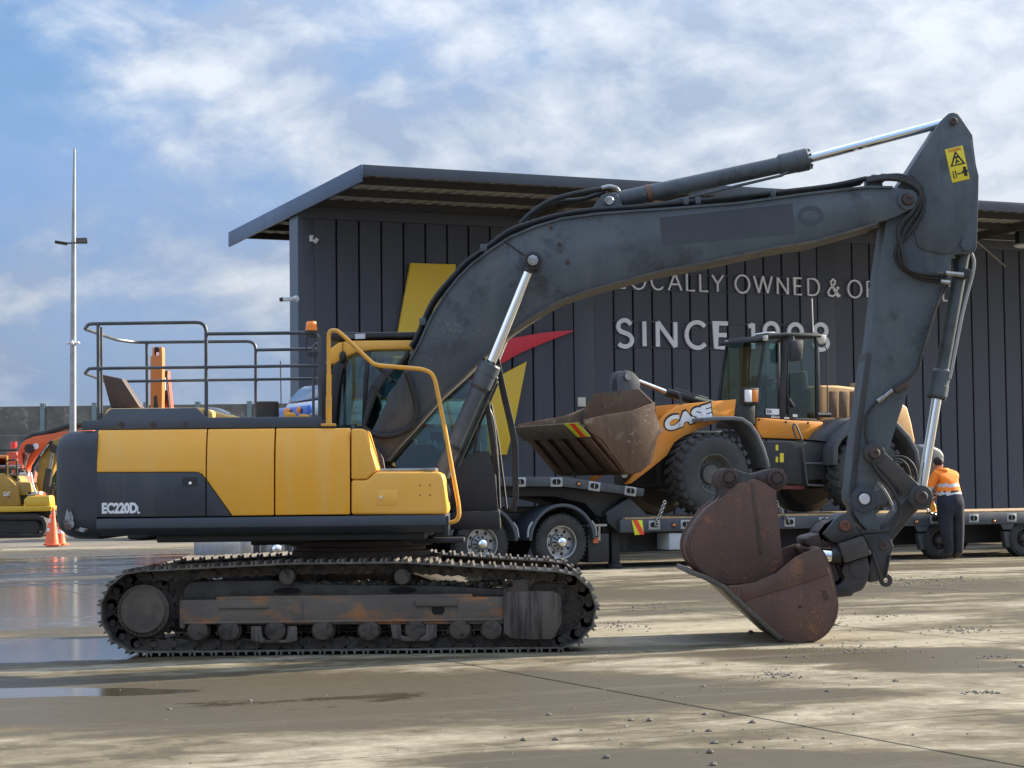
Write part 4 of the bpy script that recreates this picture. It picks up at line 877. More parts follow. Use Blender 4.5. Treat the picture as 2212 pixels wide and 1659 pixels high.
part(cp_, 'lower_body', MB().prism(pf('S', -WK, [(690, 1246), (930, 1168), (968, 1300), (945, 1420), (900, 1510), (870, 1540), (785, 1568), (770, 1600), (595, 1615), (560, 1500), (640, 1470), (690, 1400), (650, 1340)]), -WK, WK), coupler, .014)
part(cp_, 'end_plate', MB().prism(pf('S', -.2, [(882, 935), (1130, 925), (1185, 965), (1220, 1075), (1180, 1180), (1165, 1260), (1140, 1380), (1100, 1420), (1040, 1440), (960, 1455), (950, 1300), (980, 1150), (915, 1000)]), -.21, .21), coupler, .012)
part(cp_, 'rib', MB().prism(pf('S', -.22, [(980, 1130), (1010, 1130), (1100, 1400), (1080, 1430)]), -.235, -.2).prism(pf('S', -.22, [(1190, 1150), (1170, 1150), (1125, 1400), (1140, 1405)]), -.24, -.2), coupler, .004)
u, z = px('S', 1132, 1430, -.1); part(cp_, 'lifting_eye', MB().lathe((u, -.1, z), (0, 1, 0), [(.062, -.02), (.062, .02), (.024, .02), (.024, -.02)], 24, True).bar((u, -.1, z + .05), (u - .06, -.1, z + .10), .018, .035), coupler)
u, z = px('S', 840, 1310, -WK); part(cp_, 'boss', MB().lathe((u, -WK, z), (0, -1, 0), [(.085, -.01), (.085, .012), (.06, .016), (0, .012)], 24), coupler)
tc_ = MB().tube([p3('S', 420, 1150, -.22), p3('S', 560, 1165, -.22)], .062, 20); part(cp_, 'tilt_rod', tc_, chrome)
part(cp_, 'tilt_cylinder', MB().tube([p3('S', 545, 1155, -.22), p3('S', 640, 1160, -.22)], .085, 20), blackpaint)
part(cp_, 'bucket_lug', MB().prism(pf('S', -.15, [(560, 1240), (590, 1235), (625, 1330), (650, 1410), (690, 1450), (620, 1480), (560, 1475), (545, 1430), (600, 1430), (620, 1390), (580, 1290)]), -.2, -.16), rustdark, .006)

# ---- attached bucket
WN, WX = -.73, .73
bkt_side = smooth2(pf('H', WN, [(1100, 812), (1140, 872), (1185, 1000), (1218, 1150), (1226, 1250), (1195, 1358), (1125, 1440), (1025, 1485), (905, 1489), (835, 1462)])) + pf('H', WN, [(700, 1335), (545, 1200), (452, 1082), (530, 1076), (640, 1060), (795, 992), (930, 880), (1000, 845)])
sh_ = MB()
shell = smooth2(pf('H', WN, [(1104, 815), (1144, 872), (1189, 1000), (1222, 1150), (1230, 1252), (1198, 1361), (1127, 1444), (1026, 1489), (905, 1493), (832, 1465)])) + pf('H', WN, [(700, 1338), (545, 1204), (440, 1100)])
sh_.ribbon(shell, .018, WN + .002, WX - .002)
bk_ = part(ex, 'bucket', sh_, rust, 0, 40, label='wide rusty digging bucket resting its heel on the ground')
sp1 = MB().prism(bkt_side, WN - .012, WN + .012); part(bk_, 'side_plate', sp1, rust, .004); part(bk_, 'side_plate', MB().prism(bkt_side, WX - .012, WX + .012), rust, .004)
part(bk_, 'side_stiffener', MB().prism(pf('H', WN, [(1100, 814), (1140, 872), (1178, 995), (1000, 1062), (800, 1120), (640, 1165), (548, 1200), (452, 1084), (530, 1078), (640, 1062), (795, 994), (930, 882), (1000, 847)]), WN - .022, WN - .010), rust, .004)
ce = MB(); ce.ribbon(pf('H', WN, [(830, 1470), (560, 1225), (430, 1100), (300, 1030), (168, 982)]), .022, WN - .03, WX + .03)
part(bk_, 'cutting_edge', ce, M('worn_cutting_edge', (.085, .075, .06), .5, .3, var=(.13, .11, .085), vscale=5, bump=.3), .006)
part(bk_, 'edge_lip', MB().ribbon(pf('H', WN, [(445, 1090), (300, 1025), (175, 980)]), .010, WN + .1, WX - .1), rustdark)
wt = MB()
for k in range(4): u, z = px('H', 455 + 20 * k, 1085 + 2 * k, WN); u2, z2 = px('H', 478 + 16 * k, 1135 + 8 * k, WN); wt.bar((u, WN - .026, z), (u2, WN - .026, z2), .006, .005)
part(bk_, 'weld_bead', wt, M('weld', (.18, .10, .06), .6))
u, z = px('H', 965, 1237, WN); part(bk_, 'hole', MB().cyl((u, WN - .014, z), (u, WN, z), .014, n=12), black)
u, z = px('H', 1118, 1120, WN); part(bk_, 'lettering', text_mb('A25', u, z + .0, .10, .05, WN - .013, .004, .03, 0, R(-72)), M('weld_letter', (.055, .03, .025), .7))
part(bk_, 'top_beam', MB().prism(pf('H', WN, [(1100, 812), (1140, 872), (1120, 890), (1085, 835)]), WN + .02, WX - .02), rust, .008)
part(bk_, 'hanger_ear', MB().prism(pf('H', -.2, [(1140, 890), (1200, 1000), (1215, 1120), (1250, 1160), (1300, 1060), (1250, 930), (1180, 880)]), -.2, -.14), rustdark, .008); part(bk_, 'hanger_ear', MB().prism(pf('H', -.2, [(1140, 890), (1200, 1000), (1215, 1120), (1250, 1160), (1300, 1060), (1250, 930), (1180, 880)]), .14, .2), rustdark, .008)

# ================================================================== loose bucket nested in the big one
LF = Frame((px('H', 520, 700, -.3)[0] + EX.o.x, EX.o.y, 0), 0.0)
lbk = thing('loose_bucket', LF, 'tall narrow rusty bucket with bare hanger pins, standing inside the wide bucket', 'bucket')
LN, LX = -.46, .46
lq = lambda pts, w=LN: LF.pf('H', w, pts)
def lp3(x, y, w): u, z = LF.px('H', x, y, w); return (u, w, z)
side2 = lq([(635, 312), (700, 340), (795, 400), (800, 480), (832, 800), (850, 930), (700, 1050), (560, 1068)]) + smooth2(lq([(440, 1078), (300, 1008), (200, 905), (175, 800), (205, 705), (300, 565), (420, 462), (545, 345)]))
part(lbk, 'side_plate', MB().prism(side2, LN - .01, LN + .014), rust, .004); part(lbk, 'side_plate', MB().prism(side2, LX - .014, LX + .01), rust, .004)
part(lbk, 'shell', MB().ribbon(smooth2(lq([(545, 350), (420, 467), (302, 568), (207, 706), (178, 800), (203, 905), (302, 1006), (440, 1074), (560, 1066)])), .016, LN + .015, LX - .015), rust, 0, 40)
for w in (LN + .10, LN + .2, LX - .22, LX - .1): part(lbk, 'wear_strap', MB().ribbon(smooth2(lq([(400, 480), (300, 566), (204, 705), (174, 800), (198, 905), (298, 1010)])), .024, w, w + .05), rust, .003)
part(lbk, 'side_rib', MB().ribbon(lq([(622, 345), (650, 560), (685, 860)]), .016, LN - .016, LN - .009), rustdark, .003)
ear = lq([(360, 290), (390, 252), (440, 236), (490, 242), (560, 270), (610, 278), (660, 272), (730, 248), (790, 237), (840, 248), (872, 300), (868, 350), (835, 385), (800, 412), (700, 350), (635, 320), (560, 345), (420, 465), (330, 520), (385, 440), (390, 385), (358, 340)], -.2)
for w in (-.24, .20): part(lbk, 'hanger_ear', MB().prism(ear, w, w + .04), M('oily_steel', (.035, .03, .03), .38, var=(.09, .05, .035), vscale=6), .006)
for x_, y_ in ((455, 305), (800, 310)):
    u, w, z = lp3(x_, y_, -.24)
    q = MB().lathe((u, 0, z), (0, -1, 0), [(.092, .20), (.092, .262), (.062, .27), (.058, .262), (.05, .262), (.045, .285), (0, .285)], 28); part(lbk, 'hanger_pin', q, rustdark)
    part(lbk, 'pin_sleeve', MB().cyl((u, -.2, z), (u, .26, z), .045, n=16), steel)
# ================================================================== warehouse
clad = M('dark_cladding', (.062, .069, .090), .5, var=(.072, .080, .103), vscale=.8, bump=.25, bscale=1.3, orand=.10, streak=(.085, .09, .10))
flash = M('dark_flashing', (.072, .081, .10), .42, var=(.082, .09, .108), vscale=1)
fasc = M('fascia_paint', (.060, .070, .088), .38, var=(.070, .080, .10), vscale=1.2)
soff = M('ribbed_soffit', (.44, .44, .43), .6, var=(.52, .51, .49), vscale=1.5)
purl = M('dark_purlin', (.035, .033, .036), .6)
bq = lambda z, x, y, w=0: Bf.px(z, x, y, w)
uL = bq('D', 645, 700)[0]; ZTOP = bq('X5', 1000, 1010)[1]; UR = uL + 30.0
wh = thing('warehouse', Frame(Bf.pt(uL, 0, 0), YAW), 'dark ribbed metal warehouse with deep eaves and white lettering', 'building')
WF = Frame(Bf.pt(uL, 0, 0), YAW); wq = lambda z, x, y, w=0: WF.px(z, x, y, w)
OVF, OVB = 3.9, 4.55
zf = wq('D', 793, 357, -OVF)[1]; zb_ = wq('D', 503, 503, OVB)[1]; PSL = (zb_ - zf) / (OVB + OVF)
rz = lambda w: zf + PSL * (w + OVF)                   # top of roof at depth w
LEN = UR - uL
core = MB().box(.02, LEN, .06, .5, 0, ZTOP + .1)
part(wh, 'wall_core', core, M('dark_gap', (.010, .010, .013), .8))
part(wh, 'side_flashing', MB().box(-.01, .0195, -.012, .52, 0, ZTOP + .12), M('side_flashing_sky_tint', (.075, .095, .125), .35), 0)  # blue sky reflection on the left face put into its colour
# cladding panels between flashing bands
strips = [(0.021, wq('N', 890, 900)[0])]
for (za, xa), (zb2, xb) in ((('E', 1735), ('E', 1880)), (('P2', 1080), ('P2', 1330))):
    strips.append((wq(za, xa, 1100 if za == 'E' else 300)[0], wq(zb2, xb, 1100 if za == 'E' else 300)[0]))
bay = strips[2][0] - strips[1][0]
strips.append((strips[2][0] + bay, strips[2][0] + bay + .4)); strips.append((strips[3][0] + bay, strips[3][0] + bay + .4))
for a_, b_ in strips: part(wh, 'flashing_band', MB().box(a_, b_, -.014, .058, 0, ZTOP - .002), flash, .004)
sp = wq('X5', 1865, 1200)[0] - wq('X5', 1555, 1200)[0]
for (a0, a1), (b0, b1) in zip(strips, strips[1:]):
    n_ = max(1, round((b0 - a1) / sp)); d = (b0 - a1) / n_
    for k in range(n_):
        l, r = a1 + k * d + (.022 if k else .004), a1 + (k + 1) * d - (.022 if k < n_ - 1 else .026)
        part(wh, 'cladding_panel', MB().prism([(l, .0), (r, .0), (r, ZTOP - .003), (l, ZTOP - .003)], -.006 + random.uniform(-.003, .003), .055), clad, .006, 32, 1)
part(wh, 'head_flashing', MB().box(.02, LEN, -.03, .055, ZTOP, ZTOP + .30), clad, .004)
# roof: sheet, ribs below, purlins, brackets, fascia
rf = MB(); e0, e1 = -.02, LEN + 2
def roofq(w0, w1, z0, z1, u0, u1):
    return [(u0, w0, rz(w0) - z0), (u1, w0, rz(w0) - z0), (u1, w1, rz(w1) - z0), (u0, w1, rz(w1) - z0), (u0, w0, rz(w0) - z1), (u1, w0, rz(w0) - z1), (u1, w1, rz(w1) - z1), (u0, w1, rz(w1) - z1)]
BX = [(0, 1, 2, 3), (7, 6, 5, 4), (0, 4, 5, 1), (1, 5, 6, 2), (2, 6, 7, 3), (3, 7, 4, 0)]
part(wh, 'roof_sheet', MB().add(roofq(-OVF + .05, OVB - .02, .02, .05, e0, e1), BX), soff)
rb = MB(); k = .2
while k < e1 - .3:
    rb.add(roofq(-OVF + .055, OVB - .03, .0505, .075, k, k + .11), BX); k += .30
o = part(wh, 'soffit_ribs', rb, soff); o['kind'] = 'stuff'
for w in (-OVF + .75, -OVF + 2.05, -OVF + 3.35, 1.5, 2.7, 3.9):
    part(wh, 'purlin', MB().add(roofq(w, w + .07, .076, .215, .03, e1), BX), purl)
for u in (5.1, 10.9, 16.7, 22.5):
    part(wh, 'roof_bracket', MB().add(roofq(-OVF + .06, -.04, .077, .26, u, u + .09), BX), M('bracket_grey', (.075, .068, .06), .6))
part(wh, 'eave_fascia', MB().add(roofq(-OVF, -OVF + .04, -.012, .20, -.05, e1), BX), fasc, .004)
part(wh, 'verge_fascia', MB().add(roofq(-OVF - .004, OVB, -.008, .32, -.09, -.051), BX), M('verge_sky_tint', (.060, .095, .17), .33, var=(.068, .103, .175), vscale=1), .003)  # verge bluer than the eave fascia: skylight put into its colour
# rear room that carries the roof
part(wh, 'rear_wall', MB().box(4.5, LEN, .55, 3.6, 0, ZTOP - .1), clad)
# ---- the raised letter rows
STK = {
 'L': [[(0, 1), (0, 0), (1, 0)]], 'I': [[(.5, 0), (.5, 1)]], 'N': [[(0, 0), (0, 1)], [(0, 1), (1, 0)], [(1, 0), (1, 1)]],
 'A': [[(0, 0), (.5, 1)], [(.5, 1), (1, 0)], [(.2, .35), (.8, .35)]], 'Y': [[(0, 1), (.5, .48)], [(1, 1), (.5, .48)], [(.5, .5), (.5, 0)]],
 'W': [[(0, 1), (.27, 0)], [(.27, 0), (.5, 1)], [(.5, 1), (.75, 0)], [(.75, 0), (1, 1)]], 'E': [[(1, 1), (0, 1), (0, 0), (1, 0)], [(0, .52), (.88, .52)]],
 'T': [[(0, 1), (1, 1)], [(.5, 1), (.5, 0)]], '1': [[(.8, 0), (.8, 1)], [(.0, .87), (.78, .955)]]}
def arc(cx, cz, rx, rz_, a0, a1, n=18): return [(cx + rx * math.cos(R(a0 + (a1 - a0) * k / n)), cz + rz_ * math.sin(R(a0 + (a1 - a0) * k / n))) for k in range(n + 1)]
STK['O'] = [('c', arc(.5, .5, .5, .5, 0, 345, 23))]
STK['C'] = [arc(.56, .5, .56, .5, 42, 318)]
STK['D'] = [[(0, 0), (0, 1), (.35, 1)] + arc(.42, .5, .58, .5, 88, -88)[0:] + [(.35, 0), (0, 0)]]
STK['P'] = [[(0, 0), (0, 1), (.5, 1)] + arc(.58, .74, .42, .26, 85, -85, 10) + [(.5, .48), (0, .48)]]
STK['R'] = STK['P'] + [[(.5, .48), (1, 0)]]
STK['S'] = [[(.93, .84)] + arc(.5, .76, .43, .24, 40, 230, 12)[1:] + arc(.5, .25, .5, .25, 62, -145, 14)]
STK['9'] = [('c', arc(.5, .70, .5, .30, 0, 345, 23)), [(1, .68), (.86, .42), (.42, 0)]]
STK['8'] = [('c', arc(.5, .76, .42, .24, 0, 345, 23)), ('c', arc(.5, .26, .5, .26, 0, 345, 23))]
STK['&'] = [[(1, .06), (.85, .0), (.3, .68), (.25, .85), (.42, 1), (.6, .9), (.55, .72), (.15, .42), (.0, .22), (.12, .04), (.38, 0), (.62, .12), (.76, .42), (.76, .5), (.9, .5)]]
lett = M('letter_white', (.92, .94, .97), .5, var=(.86, .88, .92), vscale=3)
wallsign = -.075
def letter(ch, u0, u1, z0, z1, hw):
    mb = MB(); a, b, c, d = u0 + hw, u1 - hw, z0 + hw, z1 - hw
    for i, s in enumerate(STK[ch]):
        cl = isinstance(s, tuple); pts = s[1] if cl else s
        mb.ribbon([(a + (b - a) * x, c + (d - c) * y) for x, y in pts], hw, wallsign - i * .0015, wallsign + .04, cl)
    part(wh, 'letter', mb, lett, 0, 30)
def row(items, hw):
    for ch, z, x0, x1, y0, y1 in items:
        a = wq(z, x0, y1, wallsign); b = wq(z, x1, y1, wallsign); c = wq(z, (x0 + x1) / 2, y0, wallsign); letter(ch, a[0], b[0], a[1], c[1], hw)
row([('L', 'P', 45, 175, 24, 286), ('O', 'P', 238, 462, 30, 300), ('C', 'P', 528, 718, 38, 308), ('A', 'P', 775, 980, 52, 318), ('L', 'P', 1038, 1172, 60, 323), ('L', 'P', 1230, 1362, 68, 332), ('Y', 'P', 1402, 1582, 78, 336),
     ('O', 'P', 1738, 1960, 80, 354), ('W', 'P2', 162, 440, 93, 354), ('N', 'P2', 503, 670, 115, 373), ('E', 'P2', 748, 868, 123, 380), ('D', 'P2', 943, 1120, 132, 388), ('&', 'P2', 1226, 1425, 137, 403), ('O', 'P2', 1518, 1730, 156, 421),
     ('P', 'P2', 1795, 1922, 170, 420), ('E', 'P2', 1985, 2095, 178, 428), ('R', 'P2', 2160, 2280, 186, 436), ('A', 'P2', 2320, 2500, 194, 444), ('T', 'P2', 2520, 2670, 202, 452), ('E', 'P2', 2720, 2830, 210, 460), ('D', 'P2', 2890, 3050, 218, 468)], .019)
row([('S', 'P', 20, 287, 708, 1148), ('I', 'P', 393, 484, 726, 1144), ('N', 'P', 603, 912, 735, 1151), ('C', 'P', 1018, 1345, 737, 1166), ('E', 'P', 1440, 1668, 755, 1164),
     ('1', 'P2', 70, 205, 755, 1180), ('9', 'P2', 303, 547, 752, 1180), ('9', 'P2', 653, 892, 768, 1185), ('8', 'P2', 1012, 1262, 770, 1192)], .048)
for (z0, x0, y0), (z1, x1, y1) in ((('P', 800, 68), ('P2', 1960, 185)), (('P', -40, 275), ('P2', 1930, 422)), (('P', -20, 750), ('P2', 1200, 822)), (('P', -20, 1118), ('P2', 1200, 1180))):
    a, b = wq(z0, x0, y0, -.03), wq(z1, x1, y1, -.03); part(wh, 'letter_rail', MB().bar((a[0], -.022, (a[1] + b[1]) / 2), (b[0], -.022, (a[1] + b[1]) / 2), .012, .014), clad)
# ---- slanted two-legged emblem with a red swoosh
sy = M('sign_yellow', (.92, .60, .04), .45, var=(.88, .59, .07), vscale=1.5); sred = M('sign_red', (.82, .04, .07), .45)
sq = lambda pts, z='D': [wq(z, x, y, -.13) for x, y in pts]
lg = part(wh, 'emblem', MB().prism(sq([(888, 568), (985, 571), (958, 800), (846, 800)]), -.13, -.05), sy, .004, label='big yellow slanted emblem crossed by a red swoosh')
part(lg, 'emblem_leg', MB().prism(sq([(1083, 574), (1179, 577), (1153, 699), (1121, 703), (1056, 715)]), -.13, -.05), sy, .004)
part(lg, 'emblem_leg', MB().prism(sq([(1036, 838), (1085, 809), (1138, 781), (1113, 910), (1095, 982), (1000, 985)]), -.13, -.05), sy, .004)
part(lg, 'emblem_leg', MB().prism(sq([(842, 828), (880, 870), (850, 985), (806, 985)]), -.13, -.05), sy, .004)
part(lg, 'swoosh', MB().prism(sq([(1242, 714), (1205, 715), (1169, 719), (1103, 731), (1050, 752), (985, 800), (930, 842), (820, 850), (900, 920), (975, 880), (1040, 825), (1075, 790), (1121, 764), (1169, 743), (1210, 727)]), -.14, -.06), sred, .004)
# ---- fixtures on the building
def fixture(name, label, cat, z, x, y, w, group=None):
    u, h = wq(z, x, y, w); return thing(name, Frame(WF.pt(u, w, h), YAW), label, cat, group), u, h
c1, u, h = fixture('security_camera', 'white bullet security camera on the corner post of the warehouse, pointing left', 'camera', 'N', 725, 1345, -.02)
part(c1, 'mount', MB().lathe((0, .01, 0), (0, -1, 0), [(.07, -.015), (.07, .03), (.05, .05), (0, .05)], 20).tube([(0, -.03, 0), (-.11, -.07, -.01)], .032, 12), white)
part(c1, 'camera_body', MB().obox((-.22, -.09, -.02), Vector((.99, .1, .08)).normalized(), Vector((-.1, .99, 0)), Vector((-.08, 0, 1)), .13, .042, .042), white, .02)
part(c1, 'lens_hood', MB().obox((-.345, -.1, -.03), Vector((.99, .1, .08)).normalized(), Vector((-.1, .99, 0)), Vector((-.08, 0, 1)), .03, .043, .04), black, .008)
c2, u, h = fixture('motion_sensor', 'small white sensor box high on the warehouse corner flashing', 'sensor', 'N', 870, 785, -.02)
part(c2, 'box', MB().box(-.05, .03, -.05, .0, -.07, .06), white, .008); part(c2, 'head', MB().obox((.07, -.06, -.05), Vector((.8, 0, -.6)), Vector((0, 1, 0)), Vector((.6, 0, .8)), .04, .03, .055), white, .008)
part(c2, 'arm', MB().tube([(.01, -.04, .0), (.06, -.05, -.03)], .015, 8), blackpaint)
for i, (z, x, y, w, lab) in enumerate((('X5', 2010, 668, -1.55, 'oval white light under the eave near the boom cylinder'), ('D', 2207, 531, -1.6, 'oval white light under the eave at the far right'))):
    el, u, h = fixture('eave_light', lab, 'light', z, x, y, w, 'lights under the warehouse eave')
    part(el, 'diffuser', MB().ball((0, 0, 0), .22, .13, .06, 20, 10), white); part(el, 'housing', MB().box(-.12, .12, -.08, .08, .02, rz(w) - .08 - h), blackpaint)
br, u, h = fixture('brace_rod', 'thin steel brace rod under the eave right of the arm', 'rod', 'D', 2085, 500, -2.6)
part(br, 'rod', MB().tube([(0, 0, 0), (3.0, 2.4, -.45)], .018, 6), M('pale_rod', (.3, .27, .24), .5))

ns, u, h = fixture('wall_notice', 'small cream notice plate on the wall behind the loader bucket', 'sign', 'I', 500, 590, -.03)
part(ns, 'plate', MB().box(-.09, .09, -.03, .02, -.10, .10), M('cream_plate', (.75, .72, .60), .5), .004)

# ================================================================== wheels
tyre = M('truck_tyre', (.020, .021, .023), .75, var=(.042, .042, .042), vscale=6, bump=.2, bscale=50); tyred = M('dusty_tyre', (.040, .043, .047), .8, var=(.062, .063, .064), vscale=3, bump=.25, bscale=40)
rimal = M('alloy_rim', (.42, .43, .44), .32, .8, var=(.30, .30, .30), vscale=8)
def truck_wheel(parent, u, z, r, wd=.28, rr=.28, w=0.0, dish=True, rm=None, hubm=None, tm=None, nuts=10):
    rm = rm or rimal; hubm = hubm or chrome; tm = tm or tyre
    t = MB(); t.lathe((u, w, z), (0, 1, 0), [(rr, .02), (rr + .02, .0), (r * .86, -.012), (r * .95, .004), (r * .99, .03), (r, .06), (r, wd - .06), (r * .99, wd - .03), (r * .94, wd), (rr, wd - .02)], 48, True)
    for k in range(40):
        a = 2 * math.pi * k / 40; c, s = math.cos(a), math.sin(a); t.obox((u + c * r * .985, w + .04, z + s * r * .985), Vector((c, 0, s)), Vector((0, 1, 0)), Vector((-s, 0, c)), .012, .035, .015)
    o = part(parent, 'wheel', t, tm, 0, 40)
    q = MB(); q.lathe((u, w, z), (0, 1, 0), [(rr + .012, .008), (rr + .006, -.004), (rr - .012, .0), (rr - .02, .06), (rr - .03, .11), (rr * .60, .115 if dish else .05), (rr * .55, .08 if dish else .03), (rr * .30, .08 if dish else .03)], 36, False, False)
    part(o, 'rim', q, rm, 0, 40)
    for k in range(8):
        a = 2 * math.pi * (k + .3) / 8; part(o, 'hand_hole', MB().cyl((u + math.cos(a) * rr * .74, w + .113, z + math.sin(a) * rr * .74), (u + math.cos(a) * rr * .74, w + .105, z + math.sin(a) * rr * .74), .030, n=12), black)
    for k in range(nuts):
        a = 2 * math.pi * k / nuts; part(o, 'wheel_nut', MB().cyl((u + math.cos(a) * rr * .44, w + .085, z + math.sin(a) * rr * .44), (u + math.cos(a) * rr * .44, w + .045, z + math.sin(a) * rr * .44), .017, n=8), M('dark_nut', (.05, .05, .055), .4, .6))
    part(o, 'hub_cap', MB().lathe((u, w, z), (0, -1, 0), [(rr * .36, -.09), (rr * .36, .0), (rr * .33, .035), (rr * .24, .065), (rr * .12, .08), (0, .083)], 24), hubm, 0, 60)
    return o

# ================================================================== prime mover
TR = T.sub(-3.2, 0); tk = thing('truck', TR, 'navy and white prime mover standing behind the excavator, mostly hidden', 'truck')
tq = lambda z, x, y, w=0: TR.px(z, x, y, w)
w1 = tq('Q', 715, 962)[0]; w0_ = tq('D', 1042, 1172)[0]; ws_ = tq('D', 597, 1178)[0]
RT = .49
for u in (w0_, w1): truck_wheel(tk, u, RT, RT)
truck_wheel(tk, ws_, RT, RT, dish=False); 
for u in (w0_, w1): part(tk, 'far_wheel', MB().lathe((u, 2.2, RT), (0, 1, 0), [(.1, 0), (RT * .9, -.01), (RT, .05), (RT, .5), (.1, .5)], 32), tyre)
part(tk, 'chassis_rail', MB().box(ws_ - 1.0, w1 + .9, .75, .95, .75, 1.0).box(ws_ - 1.0, w1 + .9, 1.55, 1.75, .75, 1.0), blackpaint, .01)
guard = M('mudguard_blue_grey', (.055, .066, .085), .35)
for u in (w0_, w1):
    pts = [(u + .62 * math.cos(R(a)), RT + .02 + .62 * math.sin(R(a))) for a in range(2, 179, 8)]
    part(tk, 'mudguard', MB().ribbon(pts, .012, -.04, .62), guard); part(tk, 'mudguard_edge', MB().ribbon(pts, .028, -.06, -.041), guard, .006)
    for s in (-1, 1): part(tk, 'mudguard_bracket', MB().tube(spline([(u + s * .66, -.03, RT + .1), (u + s * .64, -.03, RT + .25), (u + s * .57, -.03, RT + .36)]), .02, 6), M('pale_bracket', (.4, .41, .42), .4, .6))
uq = tq('Q', 1240, 1050)[0]; part(tk, 'mud_flap', MB().box(uq - .17, uq + .24, .05, .6, .12, .62), black, .01); part(tk, 'tail_bracket', MB().box(uq - .2, uq + .18, .0, .6, .75, .79).box(uq + .02, uq + .06, .02, .1, .5, .75), steel)
part(tk, 'tail_lamp', MB().box(uq - .08, uq + .02, .02, .049, .46, .56), M('lamp_red', (.5, .12, .05), .3))
# bumper, bonnet, cab, sleeper with roof fairing
bm0 = tq('C', 1170, 140, 0)[0]; bm1 = bm0 + .22; zb0 = .36; zb1 = .80
part(tk, 'bumper', MB().slab([(bm0, 2.55), (bm0 - .12, 2.2), (bm0 - .12, .3), (bm0, -.02), (bm0 + .1, -.05), (bm1, -.05), (bm1, .02), (bm0 + .15, .03), (bm0 - .02, .35), (bm0 - .02, 2.15), (bm0 + .1, 2.5)], zb0, zb1), M('polished_alloy', (.62, .63, .65), .22, .85, var=(.5, .5, .52), vscale=4), .012)
navy2 = M('navy_lower', (.02, .028, .06), .3, coat=.5); navy = M('navy_truck_paint', (.010, .016, .055), .22, coat=.6); twhite = M('truck_white_paint', (.74, .76, .78), .3, coat=.4); gold = M('gold_stripe', (.55, .36, .06), .35); visor = M('visor_blue', (.03, .13, .50), .25, coat=.5)
cabu = tq('D', 690, 900, .3)[0]
part(tk, 'bonnet', MB().prism([(bm0 + .05, .80), (bm0 + .05, 1.55), (bm0 + .35, 1.75), (cabu - .1, 1.95), (cabu - .1, .95), (ws_ + .66, .95), (ws_ + .5, 1.12), (ws_, 1.25), (ws_ - .45, 1.12), (bm0 + .06, .9)], .25, 2.25), twhite, .06, 32, 3)
part(tk, 'cab_body', MB().prism([(cabu - .1, .95), (cabu - .1, 2.0), (cabu + .25, 2.72), (cabu + 3.0, 2.72), (cabu + 3.0, .95)], .15, 2.35), navy2, .05, 32, 3)
rfp = [(lambda p: (p[0] + .62, p[1]))(tq('O', x, y, .35)) for x, y in ((312, 1300), (325, 1270), (350, 1225), (400, 1165), (460, 1105), (520, 1072), (600, 1062), (680, 1050))]
zt_ = max(p[1] for p in rfp); fu = cabu + 3.0
split = tq('O', 330, 1275, .35)[1]
part(tk, 'roof_fairing', MB().prism([(rfp[0][0] + .0, 2.70), rfp[0], rfp[1], (fu, split + .02), (fu, 2.70)], .35, 2.15), twhite, .03, 32, 3)
part(tk, 'fairing_top', MB().prism([(rfp[1][0], split + .026)] + rfp[2:] + [(fu, zt_ + .02), (fu, split + .026)], .35, 2.15), navy, .05, 40, 3)
part(tk, 'fairing_stripe', MB().box(rfp[1][0] - .01, fu, .338, .36, split + .008, split + .03), gold)
part(tk, 'side_stripe', MB().box(cabu + .6, fu, .138, .16, 2.50, 2.525), gold); part(tk, 'side_band', MB().box(cabu + .35, fu, .14, .16, 2.53, 2.70), twhite)
part(tk, 'door_window', MB().prism([(cabu + .1, 2.05), (cabu + .38, 2.6), (cabu + .95, 2.6), (cabu + .95, 2.0)], .140, .152), M('dark_truck_glass', (.02, .025, .03), .1))
vp = [tq('O', x, y, .3) for x, y in ((535, 1365), (545, 1335), (575, 1328), (606, 1370), (606, 1395), (565, 1440), (540, 1445))]
vz = part(tk, 'sun_visor', MB().prism(vp, .22, 2.3), visor, .02)
for w_ in (.55, 1.1, 1.25):
    u, z = tq('O', 538, 1378, .22); part(vz, 'marker_lamp', MB().ball((u - .01, w_, z), .03, .085, .06, 14, 8), M('amber_marker', (.75, .22, .03), .3))
part(tk, 'antenna', MB().tube([(lambda p: (p[0], .3, p[1]))(tq('O', 272, 1330, .3)), (lambda p: (p[0], .3, p[1]))(tq('O', 264, 858, .3))], .01, 5), black)
part(tk, 'air_tank', MB().tube([(w0_ - .95, .35, .85), (w0_ - .62, .35, .85)], .17, 20), M('polished_alloy', ()))
part(tk, 'fuel_tank', MB().tube([(ws_ + .75, .38, .75), (w0_ - 1.05, .38, .75)], .32, 28), M('polished_alloy', ()))
part(tk, 'fifth_wheel', MB().box(w0_ - .2, w1 + .3, .8, 1.7, 1.0, 1.1), mud, .02)

# ================================================================== lowboy trailer
TLF = T.sub(3.0, 0); tl_ = thing('lowboy_trailer', TLF, 'dark grey lowboy trailer with timber deck carrying the wheel loader', 'trailer')
lq_ = lambda z, x, y, w=0: TLF.px(z, x, y, w)
railm = M('trailer_rail_paint', (.045, .055, .070), .42, var=(.065, .075, .088), vscale=3, bump=.05); dkm = M('trailer_underside', (.016, .017, .019), .6, var=(.028, .028, .03), vscale=3)
gp = [lq_('Q', x, y) for x, y in ((-260, 45), (740, 45), (1910, 218), (1888, 328), (730, 184), (-260, 182))]
part(tl_, 'gooseneck_rail', MB().prism(gp, .0, .09), railm, .008); part(tl_, 'gooseneck_rail', MB().prism(gp, 2.41, 2.5), railm, .008)
gb = [lq_('Q', x, y) for x, y in ((-200, 175), (740, 178), (1880, 318), (1740, 330), (1400, 560), (1420, 640), (1300, 600), (1150, 430), (700, 330), (-200, 330))]
